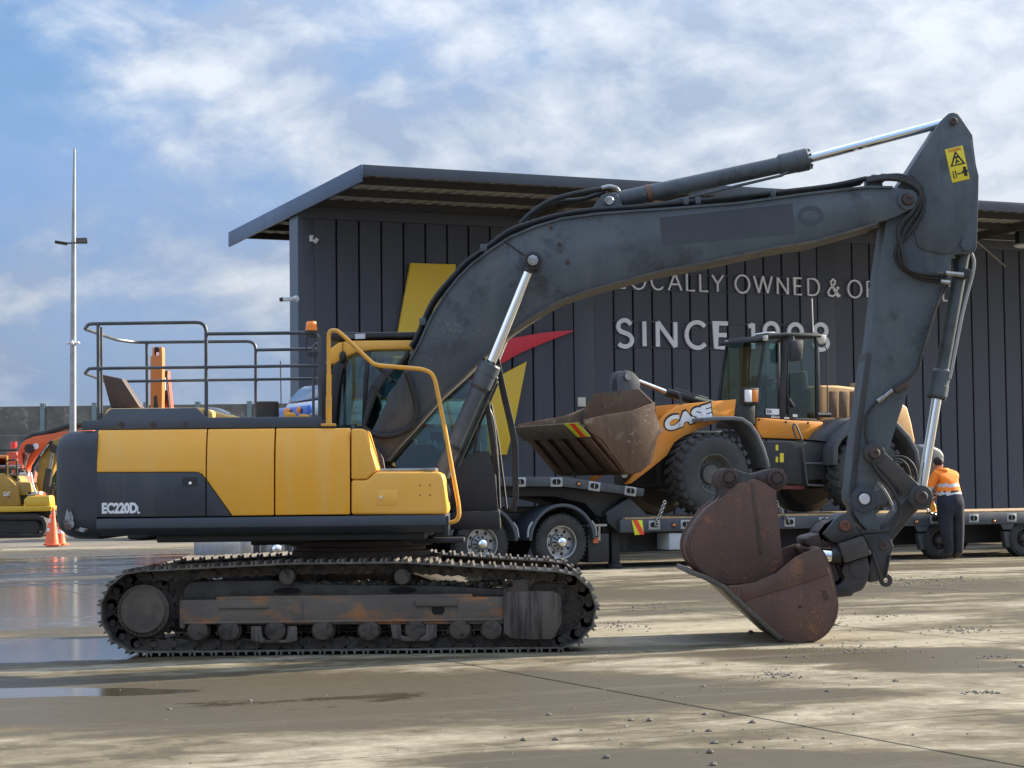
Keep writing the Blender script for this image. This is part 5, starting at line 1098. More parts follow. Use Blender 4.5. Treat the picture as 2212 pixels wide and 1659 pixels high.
part(tl_, 'gooseneck_beam', MB().prism(gb, .25, 2.25), dkm, .02)
gt = [lq_('Q', x, y) for x, y in ((-250, 50), (740, 50), (1880, 222), (1880, 236), (740, 64), (-250, 64))]; part(tl_, 'gooseneck_deck', MB().prism(gt, .091, 2.409), dkm)
gs = [lq_('Q', x, y) for x, y in ((1740, 340), (1400, 560), (1420, 700), (1600, 860), (2050, 860), (2050, 610), (1990, 590), (1760, 372))]
part(tl_, 'neck_plate', MB().prism(gs, .12, .16), M('neck_plate_paint', (.022, .026, .030), .5), .008); part(tl_, 'neck_cross_beam', MB().prism(gs, .161, 2.3), dkm)
zd1 = lq_('Q', 2100, 652)[1]; zd0 = lq_('Q', 2100, 836)[1]; uE = lq_('Q', 1560, 700)[0]; uEnd = uE + 11.5; DECK = zd1 + .035
part(tl_, 'deck_rail', MB().box(uE, uEnd, .0, .10, zd0, zd1), railm, .008); part(tl_, 'deck_rail', MB().box(uE, uEnd, 2.4, 2.5, zd0, zd1), railm, .008)
part(tl_, 'deck_beam', MB().box(uE, uEnd, .62, .85, .27, zd1 - .01), dkm); part(tl_, 'deck_beam', MB().box(uE, uEnd, 1.7, 1.95, .27, zd1 - .01), dkm); part(tl_, 'neck_dark_fill', MB().prism([lq_('Q', x, y, .4) for x, y in ((1180, 600), (1600, 640), (1680, 860), (1660, 1125), (1330, 1125), (1290, 760))], .4, 2.1), dkm, .02);  # beams deepened and neck box added to darken the space under the trailer
xm = MB(); k = uE + .3
while k < uEnd: xm.box(k, k + .08, .101, 2.399, zd0 + .03, zd1 - .012); k += .9
part(tl_, 'cross_member', xm, dkm)
timber = M('deck_timber', (.42, .30, .17), .75, var=(.30, .20, .11), vscale=3, bump=.2, bscale=20, stretch=(1, 6, 1))
for k in range(12):
    w = .012 + k * .207; part(tl_, 'deck_plank', MB().box(uE + .1, uEnd - .05, w, w + .197, zd1 + .001, zd1 + .034 + random.uniform(-.004, .004)), timber, .004, 32, 1)
# tie-down brackets with oval holes
bkm = M('tie_plate', (.36, .38, .40), .45, .3, var=(.28, .29, .30), vscale=8)
def oval(cx, cz, a, b, n=20): return [(cx + (a - b) * (1 if math.cos(2 * math.pi * k / n) > 0 else -1) + b * math.cos(2 * math.pi * k / n), cz + b * math.sin(2 * math.pi * k / n)) for k in range(n)]
def tie(u, z, ang=0.0):
    c, s = math.cos(ang), math.sin(ang); rot = lambda pts: [(u + x * c - y * s, z + x * s + y * c) for x, y in pts]
    o = part(tl_, 'tie_bracket', MB().prism(rot([(-.115, -.085), (.115, -.085), (.115, .075), (-.115, .075)]), -.012, .0), bkm, .004)
    part(o, 'tie_hole', MB().prism(rot(oval(0, 0, .082, .048)), -.0145, -.011), MATS['dark_hollow']); part(o, 'tie_bar', MB().prism(rot([(-.008, -.04), (.008, -.04), (.008, .04), (-.008, .04)]), -.0175, -.0145), steel)
an = -math.atan((gp[1][1] - gp[2][1]) / (gp[2][0] - gp[1][0]))
for x_, y_, a_ in ((110, 118, 0), (637, 118, 0), (1183, 178, an), (1703, 248, an)): u, z = lq_('Q', x_, y_); tie(u, z, a_)
zm = (zd0 + zd1) / 2 + .01
for xd in (1413, 1482, 1557, 1631, 1705, 1780, 1860, 1940, 2020, 2103, 2185, 2262): tie(lq_('D', xd, 1125)[0], zm)
hz = M('hazard_yellow', (.62, .66, .03), .45); hr_m = M('hazard_red', (.75, .06, .02), .45)
hb = part(tl_, 'hazard_board', MB().prism([lq_('Q', x, y) for x, y in ((1718, 670), (1870, 668), (1895, 878), (1762, 884))], -.02, -.005), hz, .002)
part(hb, 'hazard_stripe', MB().prism([lq_('Q', x, y) for x, y in ((1730, 670), (1800, 669), (1893, 850), (1895, 877), (1835, 880))], -.023, -.0195), hr_m)
for z_, x_, y_ in (('Q', 960, 147), ('I', 1165, 1476), ('R', 657, 325), ('R', 1780, 315)):
    u, z = lq_(z_, x_, y_); part(tl_, 'side_marker', MB().lathe((u, 0, z), (0, -1, 0), [(.05, 0), (.05, .012), (.03, .015), (0, .015)], 14), blackpaint); part(tl_, 'marker_lens', MB().ball((u, -.016, z), .032, .01, .022, 10, 6), M('amber_marker', ()))
u, z = lq_('Q', 1600, 900); part(tl_, 'landing_leg', MB().box(u - .07, u + .09, .3, .46, .08, zd0).cyl((u, .38, .0), (u, .38, .08), .16, n=16), dkm, .008)
a_, b_ = lq_('I', 1140, 1535), lq_('I', 1232, 1652); part(tl_, 'tool_box', MB().box(a_[0], b_[0], .04, .5, b_[1], a_[1]), M('pale_grey_box', (.42, .46, .50), .5), .01)
tw_r = .345
for xd, yd in ((1848, 1170), (2030, 1168), (2213, 1168), (2400, 1166)):
    u = lq_('D', xd, yd, .05)[0]
    truck_wheel(tl_, u, tw_r, tw_r, wd=.24, rr=.20, w=.05, rm=M('dusty_rim', (.06, .06, .065), .6), hubm=M('dusty_hub', (.07, .065, .06), .6), tm=tyre, nuts=8)
    part(tl_, 'suspension_plate', MB().prism([(u - .58, zd0), (u - .25, zd0), (u - .32, zd0 - .11), (u - .52, zd0 - .11)], .02, .06), railm, .004)
    part(tl_, 'swing_arm', MB().prism([(u - .48, zd0 - .14), (u - .30, zd0 - .14), (u - .30, .18), (u - .42, .18)], .07, .2), M('dusty_arm', (.055, .06, .066), .6), .02)
    part(tl_, 'far_wheel', MB().lathe((u, 2.2, tw_r), (0, 1, 0), [(.1, 0), (tw_r * .9, -.01), (tw_r, .05), (tw_r, .24), (.1, .24)], 28), tyre)
def chain(label, p, q, sag, n, r=.012):
    p, q = Vector(p), Vector(q); fr = Frame(TLF.pt(*p), YAW); th = thing('chain', fr, label, 'chain', 'load chains on the trailer')
    for k in range(n):
        t = (k + .5) / n; c = (q - p) * t - Vector((0, 0, sag * math.sin(math.pi * t))); d = (q - p).normalized(); x = d; y = Vector((0, 1, 0)) if k % 2 else d.cross(Vector((0, 1, 0))).normalized(); L = (q - p).length / n * .72
        pts = [c + x * (L * math.cos(a) * (1.0)) + y * (.028 * math.sin(a)) for a in [2 * math.pi * j / 10 for j in range(11)]]
        part(th, 'chain_link', MB().tube(pts, r, 5, False), steel)
    return th
P_ = lambda z, x, y, w: (lambda a: (a[0], w, a[1]))(lq_(z, x, y, w))
chain('chain hanging from loader front axle to a tie bracket beside the hazard board', P_('Q', 2205, 400, -.03), P_('Q', 2075, 745, -.03), 0, 11)
chain('chain pulled from the loader to the deck right of the loose bucket', P_('H', 790, 470, -.03), P_('H', 890, 625, -.03), .02, 6)
chain('chain lying on the deck beside the worker in orange', P_('R', 775, 90, -.02), P_('R', 965, 215, -.02), .06, 7)

# ================================================================== wheel loader
LDF = T.sub(4.8, 0, DECK); ld = thing('wheel_loader', LDF, 'orange wheel loader with rusty raised bucket strapped on the lowboy trailer', 'wheel loader')
q_ = lambda z, x, y, w=0: LDF.px(z, x, y, w); qf = lambda z, w, pts: [LDF.px(z, a, b, w) for a, b in pts]
lor = M('loader_orange', (.76, .27, .025), .45, var=(.70, .29, .05), vscale=1.6, bump=.04); lpale = M('loader_faded_cream', (.70, .40, .17), .5, var=(.62, .36, .15), vscale=2); lgrey = M('loader_grey', (.060, .068, .078), .45, var=(.085, .09, .095), vscale=3); ldk = M('loader_dark', (.016, .018, .022), .5, var=(.028, .03, .034), vscale=4)
lr = .755
def loader_wheel(u, w, side):
    t = MB(); z = lr - .01
    t.lathe((u, w, z), (0, 1, 0), [(.36, .02), (.42, -.01), (.60, -.03), (.68, .0), (.715, .05), (.715, .47), (.68, .52), (.60, .55), (.42, .53), (.36, .5)], 56, True)
    for k in range(26):
        a = 2 * math.pi * k / 26
        for s, off in ((0, 0), (1, math.pi / 26)):
            c, s_ = math.cos(a + off), math.sin(a + off); yy = w + .13 if s == 0 else w + .39
            t.obox((u + c * .72, yy, z + s_ * .72), Vector((c, 0, s_)), (Vector((0, 1, 0)) * .94 + Vector((-s_, 0, c)) * (.34 if s else -.34)).normalized(), (Vector((-s_, 0, c)) * .94 - Vector((0, 1, 0)) * (.34 if s else -.34)).normalized(), .035, .15, .045)
    o = part(ld, 'wheel', t, tyred, 0, 36)
    part(o, 'rim', MB().lathe((u, w, z), (0, 1, 0), [(.372, .015), (.36, .0), (.345, .01), (.33, .14), (.29, .20), (.19, .21), (.17, .15), (.10, .13), (0, .13)], 40, False, False), M('dusty_loader_rim', (.09, .092, .095), .6, var=(.14, .125, .11), vscale=7), 0, 30)
    for k in range(16):
        a = 2 * math.pi * k / 16; part(o, 'wheel_nut', MB().cyl((u + .235 * math.cos(a), w + .21, z + .235 * math.sin(a)), (u + .235 * math.cos(a), w + .18, z + .235 * math.sin(a)), .016, n=6), lgrey)
    return o
uf, ur = q_('I', 1470, 1110)[0], q_('D', 1881, 1020)[0]
for u in (uf, ur):
    loader_wheel(u, .02, 0)
    part(ld, 'far_wheel', MB().lathe((u, 2.1, lr - .01), (0, 1, 0), [(.1, 0), (.60, -.03), (.70, .03), (.74, .05), (.74, .45), (.6, .52), (.1, .5)], 40), tyred)
    part(ld, 'axle', MB().cyl((u, .3, lr), (u, 2.3, lr), .2, n=16).box(u - .3, u + .3, .9, 1.7, lr - .3, lr + .3), ldk, .04)
part(ld, 'front_frame', MB().box(uf - .75, uf + 1.0, .85, 1.75, .55, 1.55), ldk, .05); part(ld, 'rear_frame', MB().box(uf + .9, ur + 1.3, .7, 1.9, .5, 1.35), ldk, .04)
# bucket
BN, BXw = -.12, 2.62
sidep = qf('I', BN, [(515, 718), (690, 682), (870, 652), (1028, 590), (1026, 655), (1058, 745), (1092, 800), (1052, 835), (1030, 900), (1002, 1028), (925, 1090), (850, 1106), (812, 1092), (650, 862), (552, 802)])
bkl = MB(); bkl.ribbon(qf('I', BN, [(530, 760), (650, 880), (815, 1094), (850, 1104), (925, 1086), (1000, 1024), (1030, 900), (1050, 800), (1030, 660), (1026, 596)]), .022, BN + .02, BXw - .02)
rl = M('loader_bucket_steel', (.115, .068, .042), .5, .2, var=(.155, .095, .058), vscale=1.4, bump=.2, bscale=14, streak=(.055, .032, .020), chips=(.28, .20, .13), chs=12, chlo=.66, var2=(.23, .18, .135), v2scale=1.3, v2lo=.58, v2hi=.7)
bo = part(ld, 'loader_bucket', bkl, rl, 0, 40, label='wide rusty loader bucket rolled back with worn underside')
for w in (BN, BXw - .03): part(bo, 'side_plate', MB().prism(sidep, w - .01, w + .03), rl, .005)
sgp = qf('I', BN, [(1030, 595), (1030, 520), (1022, 520), (1022, 595)])
zsp = q_('I', 940, 515, 2.2)[1] if False else 0
u_b, z_b = q_('I', 1028, 590, BN)
part(bo, 'spill_guard', MB().add([(u_b, BN + .01, z_b - .02), (u_b, BXw - .02, z_b - .02), (u_b - .02, BXw - .5, z_b + .25), (u_b - .02, BN + .5, z_b + .25), (u_b - .03, BN + .01, z_b - .02), (u_b - .03, BXw - .02, z_b - .02), (u_b - .05, BXw - .5, z_b + .25), (u_b - .05, BN + .5, z_b + .25)], BX), rl, .004)
fl0, fl1 = q_('I', 530, 765, BN), q_('I', 815, 1100, BN); dv = Vector((fl1[0] - fl0[0], 0, fl1[1] - fl0[1])); nv = Vector((dv.z, 0, -dv.x)).normalized(); nv = nv if nv.x < 0 else -nv
for k in range(5):
    w = BN + .08 + k * (BXw - BN - .46) / 4; c = Vector((fl0[0], w + .15, fl0[1])) + dv * .5 + nv * .035; part(bo, 'wear_pad', MB().obox(c, dv.normalized(), Vector((0, 1, 0)), nv, dv.length * .42, .13, .018), rl, .012)
le = MB(); c = Vector((fl0[0], (BN + BXw) / 2, fl0[1])) + dv * .04 + nv * .045
for k in range(5):
    w0 = BN + k * (BXw - BN) / 5; part(bo, 'edge_segment', MB().obox(Vector((fl0[0], w0 + (BXw - BN) / 10, fl0[1])) + dv * .03 + nv * .05, dv.normalized(), Vector((0, 1, 0)), nv, .17, (BXw - BN) / 10 - .004, .016), M('worn_edge', (.17, .135, .09), .5, .3, var=(.12, .095, .07), vscale=5), .006)
hzb = [Vector((fl0[0], w, fl0[1])) + dv * t + nv * .07 for t, w in ((-.13, BN + .02), (-.13, BN + .55), (.16, BN + .45), (.16, BN - .02))]
hbo = part(bo, 'hazard_board', MB().add([tuple(p) for p in hzb] + [tuple(p - nv * .006) for p in hzb], BX), hz)
hs_ = [hzb[0] * (1 - a) + hzb[1] * a for a in (.25, .6)] + [hzb[3] * (1 - a) + hzb[2] * a for a in (.75, .35)]; hs_ = [hs_[0], hs_[1], hs_[2], hs_[3]]
part(hbo, 'hazard_stripe', MB().add([tuple(p + nv * .004) for p in hs_] + [tuple(p + nv * .001) for p in hs_], BX), hr_m)
# lift arms, tilt linkage
armp = [(1615, 571), (1430, 586), (1290, 600), (1200, 617), (1120, 670), (1055, 738), (1092, 800), (1040, 850), (1020, 905), (1008, 1000), (960, 1060), (875, 1112), (822, 1182), (860, 1176), (1000, 1070), (1115, 975), (1170, 880), (1230, 840), (1400, 762), (1480, 736), (1600, 695)]
for i, w in enumerate((.42, 1.95)):
    o = part(ld, 'lift_arm', MB().prism(qf('I', .42, armp), w, w + .10), lor, .01)
    if i == 0:
        u, z = q_('I', 1112, 806, .42); u2, z2 = q_('I', 1455, 692, .42); ag = math.atan2(z2 - z, u2 - u); hh = abs(q_('I', 1140, 700, .42)[1] - q_('I', 1140, 800, .42)[1])
        L_ = math.hypot(u2 - u, z2 - z)
        part(o, 'lettering_outline', text_mb('CASE', u - .02, z - .03, L_ + .05, hh + .06, .418, .003, .11, .12, ag), M('print_black', ()))
        part(o, 'lettering', text_mb('CASE', u, z, L_, hh, .414, .003, .07, .12, ag), white)
        part(o, 'arm_pin', MB().lathe((*(lambda a: (a[0], .42, a[1]))(q_('I', 805, 1110, .42)),), (0, -1, 0), [(.07, 0), (.07, .03), (.04, .035), (0, .03)], 18), steel)
bc_ = qf('I', 1.2, [(755, 525), (752, 420), (770, 375), (815, 362), (860, 380), (905, 430), (910, 525), (880, 640), (800, 640)])
part(ld, 'bell_crank', MB().prism(bc_, 1.12, 1.2).prism(bc_, 1.4, 1.48), lgrey, .01); u, z = q_('I', 830, 405, 1.1); part(ld, 'crank_pin', MB().cyl((u, 1.05, z), (u, 1.5, z), .07, n=18), steel)
la = lambda x, y, w: (lambda a: (a[0], w, a[1]))(q_('I', x, y, w))
o = part(ld, 'tilt_cylinder', MB().tube([la(1110, 520, 1.3), la(1440, 610, 1.3)], .085, 18), ldk); part(o, 'rod', MB().tube([la(870, 425, 1.3), la(1135, 527, 1.3)], .045, 16), chrome)
part(o, 'pipe', MB().tube([la(1170, 490, 1.2), la(1410, 565, 1.2)], .014, 6), lgrey); part(ld, 'hydraulic_hose', MB().tube(spline([la(1165, 515, 1.15), la(1200, 530, 1.1), la(1215, 570, 1.1), (la(1215, 620, 1.1))]), .025, 8), lgrey)
part(ld, 'arm_cross_tube', MB().cyl(la(1150, 700, .52), la(1150, 700, 1.95), .13, n=20), lor)
# front fender, headlight
fp = [(1380, 718), (1480, 708), (1600, 706), (1660, 715), (1720, 755), (1770, 830), (1810, 920), (1835, 1000), (1850, 1062)]
part(ld, 'front_fender', MB().ribbon(qf('I', .0, fp), .035, .0, .62), M('fender_grey', (.10, .115, .13), .4, var=(.14, .15, .165), vscale=3), .01)
u, z = q_('J', 465, 725, .5); part(ld, 'headlight', MB().box(u - .13, u + .18, .42, .60, z - .14, z + .16), ldk, .02); part(ld, 'headlight_lens', MB().box(u - .132, u + .02, .405, .43, z - .1, z + .12), white, .01); part(ld, 'indicator_lens', MB().box(u + .03, u + .14, .405, .43, z - .1, z + .12), M('amber_marker', ()), .01)
part(ld, 'light_bracket', MB().prism(qf('J', .5, [(345, 870), (380, 800), (470, 750), (520, 770), (520, 950), (480, 960), (400, 900)]), .5, .7), ldk, .02)
# cab
CW0, CW1 = .62, 2.05
cj = lambda pts, w=CW0: qf('J', w, pts)
part(ld, 'cab_floor', MB().prism(cj([(518, 965), (522, 880), (560, 890), (720, 905), (1045, 915), (1045, 985)]), CW0, CW1), ldk, .01)
lc = part(ld, 'cab_lower_panel', MB().prism(cj([(518, 895), (600, 900), (800, 918), (1055, 930), (1055, 990), (965, 1075), (570, 1060), (545, 1030), (520, 968)]), CW0 - .06, CW0 + .5), lor, .02)
for x_, y_ in ((548, 912), (765, 930), (945, 936)): u, z = q_('J', x_, y_, CW0 - .06); part(lc, 'bolt', MB().cyl((u, CW0 - .07, z), (u, CW0 - .05, z), .022, n=8), ldk)
for nm, pts, hw in (('front_pillar', [(606, 248), (572, 480), (540, 700), (522, 880)], .022), ('door_pillar', [(765, 235), (752, 600), (745, 905)], .055), ('rear_pillar', [(1022, 250), (1028, 600), (1030, 920)], .038), ('sill', [(522, 885), (745, 905), (1030, 915)], .03), ('header', [(600, 240), (760, 228), (1030, 232)], .05), ('door_edge', [(790, 255), (782, 700), (800, 890)], .018)):
    for w in (CW0, CW1 - .06): part(ld, nm, MB().ribbon(cj(pts), hw, w, w + .06), ldk, .006)
part(ld, 'cab_roof', MB().prism(cj([(585, 238), (600, 224), (660, 214), (760, 208), (1000, 212), (1040, 222), (1040, 245), (760, 238), (600, 248)]), CW0 - .08, CW1 + .08), ldk, .02)
part(ld, 'roof_lip', MB().prism(cj([(548, 262), (560, 245), (600, 232), (600, 248), (572, 270), (550, 275)]), CW0, CW1), ldk, .01)
part(ld, 'work_light', MB().prism(cj([(1000, 222), (1090, 226), (1092, 255), (1080, 295), (1030, 292), (1015, 260)]), CW0 - .02, CW0 + .2), M('pale_lamp', (.5, .48, .44), .4), .012)
for w_ in (CW0 - .05, CW1 - .1): u, z = q_('J', 610, 250, CW0 - .05); part(ld, 'work_light', MB().box(u - .05, u + .02, w_ - .03, w_ + .06, z - .05, z + .05), M('pale_lamp', ()), .008)
part(ld, 'roof_plate', MB().prism(cj([(600, 212), (612, 200), (680, 199), (690, 210)], 1.0), 1.0, 1.4), white, .008)
part(ld, 'window', MB().prism(cj([(612, 258), (715, 248), (708, 895), (530, 875), (548, 700), (580, 480)]), CW0 + .025, CW0 + .031), glassd); part(ld, 'window', MB().prism(cj([(800, 258), (1005, 258), (1008, 902), (810, 890)]), CW0 + .025, CW0 + .031), glassd)
part(ld, 'window', MB().prism(cj([(612, 260), (1005, 258), (1008, 902), (530, 875), (548, 700)]), CW1 - .035, CW1 - .029), glassd)
fw_ = cj([(606, 250), (565, 520), (525, 860)]); f_ = MB(); f_.add([(u, w, z) for u, z in fw_ for w in (CW0 + .06, CW1 - .06)], [(0, 1, 3, 2), (2, 3, 5, 4)]); part(ld, 'windscreen', f_, glassd)
sw = MB(); sw.prism(cj([(840, 860), (850, 640), (870, 520), (920, 520), (930, 640), (930, 790), (800, 800), (780, 860)], 1.2), 1.1, 1.6); part(ld, 'operator_seat', sw, seatm, .03)
part(ld, 'steering_column', MB().tube([(lambda a: (a[0], 1.3, a[1]))(q_('J', 520, 850, 1.3)), (lambda a: (a[0], 1.3, a[1]))(q_('J', 600, 640, 1.3))], .05, 10).lathe((*(lambda a: (a[0], 1.3, a[1]))(q_('J', 605, 625, 1.3)),), (-.4, 0, .9), [(.2, -.015), (.22, 0), (.2, .015), (.18, 0)], 24, True), ldk)
part(ld, 'door_handle', MB().prism(cj([(785, 730), (800, 745), (835, 800), (825, 812), (775, 760)]), CW0 - .03, CW0 + .02), black, .005)
for (x0, y0, x1, y1), mt in (((605, 822, 712, 868), white), ((648, 878, 714, 896), white), ((753, 890, 793, 903), white), ((822, 866, 860, 888), white)): part(ld, 'sticker', MB().prism(cj([(x0, y1), (x1, y1 + 3), (x1, y0 + 3), (x0, y0)]), CW0 - .004, CW0 + .0), mt)
u, z = q_('J', 610, 860, CW0); u2, z2 = q_('J', 650, 832, CW0); part(ld, 'number', text_mb('324', u, z, u2 - u, z2 - z, CW0 - .005, .002, .03), M('print_black', ()))
u, z = q_('J', 655, 893, CW0); u2, z2 = q_('J', 708, 881, CW0); part(ld, 'number', text_mb('1336', u, z, u2 - u, z2 - z, CW0 - .005, .002, .03), M('print_black', ()))
part(ld, 'mirror', MB().prism(cj([(805, 290), (815, 268), (895, 264), (908, 280), (895, 420), (880, 435), (815, 438), (805, 425)], .3), .28, .36), ldk, .02); part(ld, 'mirror_arm', MB().tube(spline([(lambda a: (a[0], CW0, a[1]))(q_('J', 765, 260, CW0)), (lambda a: (a[0], .45, a[1]))(q_('J', 825, 240, .45)), (lambda a: (a[0], .32, a[1]))(q_('J', 830, 275, .32))]), .014, 6), lgrey)
part(ld, 'antenna', MB().tube([(lambda a: (a[0], 1.0, a[1]))(q_('J', 988, 205, 1.0)), (lambda a: (a[0], 1.0, a[1]))(q_('J', 978, -70, 1.0))], .012, 5), M('pale_pipe2', (.5, .48, .42), .4))
gj = lambda x, y, w: (lambda a: (a[0], w, a[1]))(q_('J', x, y, w))
part(ld, 'rear_grab_rail', MB().tube(rounded([gj(1030, 310, .55), gj(1080, 308, .5), gj(1103, 350, .5), gj(1103, 870, .5)], .06), .013, 8).tube([gj(1020, 872, .5), gj(1125, 872, .5)], .05, 8), ldk)
# hood, grilles, fenders, ladder, counterweight
hood = qf('J', .75, [(1048, 632), (1200, 635), (1340, 652), (1500, 690), (1720, 785), (1755, 810), (1790, 940), (1822, 1105), (1700, 1110), (1500, 960), (1340, 905), (1180, 905), (1130, 935), (1060, 938)])
ho = part(ld, 'engine_hood', MB().prism(hood, .75, 1.95), lpale, .05, 32, 3)
for x0, x1 in ((1112, 1182), (1196, 1264), (1282, 1350)): part(ho, 'grille', MB().prism(qf('J', .75, [(x0 + 2, 690), (x0 + 8, 680), (x1 - 8, 684), (x1, 694), (x1 - 2, 886), (x1 - 8, 894), (x0 + 8, 890), (x0, 882)]), .742, .76), M('dusty_grille', (.13, .075, .045), .8, var=(.08, .05, .035), vscale=20), .006)
u, z = q_('J', 1340, 625, 1.2); part(ho, 'air_filter_cap', MB().lathe((u, 1.2, z - .12), (0, 0, 1), [(.14, 0), (.14, .1), (.12, .14), (0, .15)], 20), M('dusty_cap', (.22, .18, .12), .7))
part(ld, 'rear_fender', MB().ribbon(qf('J', .1, [(1145, 1280), (1150, 1130), (1190, 1060), (1340, 920), (1480, 900), (1640, 950), (1740, 1060), (1800, 1170), (1820, 1310)]), .05, .0, .75), lgrey, .012)
part(ld, 'fender_step', MB().prism(qf('J', .3, [(1000, 1075), (1060, 1000), (1190, 905), (1340, 900), (1330, 960), (1190, 1060), (1130, 1095)]), .3, .76), lgrey, .012)
part(ld, 'rear_counterweight', MB().prism(qf('J', .6, [(1795, 1115), (1900, 1110), (1990, 1150), (2022, 1200), (2022, 1265), (1960, 1310), (1890, 1350), (1800, 1390)]), .45, 2.2), M('counterweight_grey', (.085, .10, .115), .45, var=(.12, .125, .13), vscale=3), .08, 32, 3)
part(ld, 'battery_box', MB().prism(qf('J', .35, [(575, 1085), (1130, 1090), (1150, 1390), (960, 1400), (940, 1440), (680, 1430), (600, 1300)]), .35, .8), ldk, .02)
part(ld, 'step_ladder', MB().tube(rounded([gj(850, 1060, .3), gj(822, 975, .3), gj(830, 945, .3), gj(850, 950, .3), gj(895, 1060, .3), gj(940, 1430, .3)], .05), .018, 8).tube([gj(920, 1265, .3), gj(1060, 1265, .3)], .02, 6).tube([gj(940, 1440, .3), gj(1075, 1445, .3)], .02, 6), lgrey)
part(ld, 'belly_plate', MB().prism(qf('J', .4, [(740, 1440), (920, 1445), (920, 1475), (745, 1475)]), .4, 1.9), M('red_plate', (.16, .03, .03), .6), .006)
for (x0, y0, x1, y1) in ((720, 1182, 750, 1256), (686, 1212, 704, 1256), (686, 1115, 706, 1160)): part(ld, 'warning_sticker', MB().prism(qf('J', .34, [(x0, y1), (x1, y1), (x1, y0), (x0, y0)]), .343, .349), stickery)
# ================================================================== worker
def worker():
    g0 = ground_at(2056, 1208.5); PF = Frame((g0.x, g0.y, 0), YAW)
    root = thing('person', PF, 'worker in orange hi-vis hoodie and navy trousers leaning to the trailer, back turned', 'person')
    V = [((0, 0, .98), .185, .16), ((.0, .02, 1.17), .215, .18), ((-.03, .06, 1.42), .205, .165), ((-.07, .11, 1.60), .15, .12), ((-.10, .15, 1.70), .062, .062), ((-.13, .18, 1.775), .080, .092), ((-.15, .19, 1.855), .070, .08),
         ((-.26, .08, 1.58), .098, .095), ((-.385, .13, 1.35), .078, .075), ((-.375, .29, 1.20), .052, .05), ((-.36, .37, 1.155), .038, .04),
         ((.14, .10, 1.58), .10, .095), ((.19, .26, 1.34), .078, .075), ((.02, .40, 1.22), .052, .05), ((-.05, .44, 1.18), .038, .04),
         ((-.14, .0, .90), .145, .14), ((-.12, -.02, .52), .108, .11), ((-.06, -.02, .12), .07, .075), ((-.075, .16, .05), .05, .045),
         ((.12, .0, .90), .145, .14), ((.15, .0, .52), .105, .108), ((.155, -.02, .12), .068, .074), ((.16, .16, .05), .05, .045)]
    ED = [(0, 1), (1, 2), (2, 3), (3, 4), (4, 5), (5, 6), (3, 7), (7, 8), (8, 9), (9, 10), (3, 11), (11, 12), (12, 13), (13, 14), (0, 15), (15, 16), (16, 17), (17, 18), (0, 19), (19, 20), (20, 21), (21, 22)]
    me = bpy.data.meshes.new('b'); me.from_pydata([v[0] for v in V], ED, []); ob = bpy.data.objects.new('b', me); COL.objects.link(ob)
    ms = ob.modifiers.new('s', 'SKIN')
    if not me.skin_vertices: pass
    for i, v in enumerate(V):
        sv = me.skin_vertices[0].data[i]; k_ = 1.2 if i >= 15 or i < 4 else 1.1; sv.radius = (v[1] * k_, v[2] * k_); sv.use_root = (i == 0)
    sb = ob.modifiers.new('u', 'SUBSURF'); sb.levels = 3; sb.render_levels = 3
    bpy.context.view_layer.update()
    bm_ = bpy.data.meshes.new_from_object(ob.evaluated_get(bpy.context.evaluated_depsgraph_get())); bpy.data.objects.remove(ob)
    ori = M('hivis_orange', (1.0, .25, .02), .75, var=(.92, .22, .02), vscale=6, bump=.4, bscale=9); nav = M('navy_cloth', (.012, .015, .030), .85, var=(.024, .027, .042), vscale=6, bump=.4, bscale=10); sil = M('reflective_tape', (.55, .56, .58), .4)
    skin = M('skin', (.42, .23, .16), .55); trs = M('trouser_cloth', (.014, .016, .026), .85, var=(.03, .032, .042), vscale=5, bump=.5, bscale=9); boot = M('boot_leather', (.05, .045, .038), .7)
    for m_ in (ori, nav, sil, skin, trs, boot): bm_.materials.append(m_)
    for p in bm_.polygons:
        c = p.center; z = c.z; armz = c.x < -.29 and z > 1.0 or (c.y > .27 and z > 1.0)
        if z > 1.685: k = 3
        elif armz: k = 3 if (z < 1.185 and c.y > .3) else (1 if (z < 1.215 and c.y > .24) else (2 if 1.30 < z < 1.36 else 0))
        elif z > 1.28: k = 2 if 1.36 < z < 1.42 else 0
        elif z > 1.265: k = 1
        elif z > 1.21: k = 2
        elif z > .98: k = 1
        elif z > .13: k = 4
        else: k = 5
        p.material_index = k; p.use_smooth = True
    link('body', bm_, root)
    hr = MB().ball((-.135, .17, 1.835), .092, .105, .098, 18, 12); part(root, 'hair', hr, M('dark_hair', (.012, .010, .009), .7, bump=.5, bscale=60), 0, 60)
    part(root, 'hood', MB().tube(spline([(-.235, .10, 1.60), (-.22, .02, 1.625), (-.10, -.03, 1.61), (.02, .03, 1.615), (.03, .13, 1.60)]), [.045] + [.06] * 11 + [.062] * 12 + [.045], 10) if False else MB().tube([(-.235, .15, 1.665), (-.20, .04, 1.68), (-.11, .0, 1.665), (-.02, .05, 1.675), (.02, .15, 1.665)], [.03, .043, .05, .043, .03], 10), ori, 0, 60)
    part(root, 'ear', MB().ball((-.225, .19, 1.78), .015, .022, .032, 8, 6), skin, 0, 60)
    fng = MB()
    for (cx, cy, cz, sx) in ((-.36, .40, 1.14, 1), (-.06, .46, 1.165, -1)):
        for k in range(4): fng.tube([(cx - .03 + .02 * k, cy, cz), (cx - .03 + .021 * k, cy + .045 - .004 * abs(k - 1.5), cz - .02), (cx - .03 + .021 * k, cy + .06, cz - .055 + .006 * abs(k - 1.5))], [.0095, .009, .007], 6)
        fng.tube([(cx + .035 * sx, cy - .02, cz), (cx + .055 * sx, cy + .01, cz - .025), (cx + .048 * sx, cy + .035, cz - .045)], [.011, .010, .008], 6)
    part(root, 'fingers', fng, skin, 0, 60)
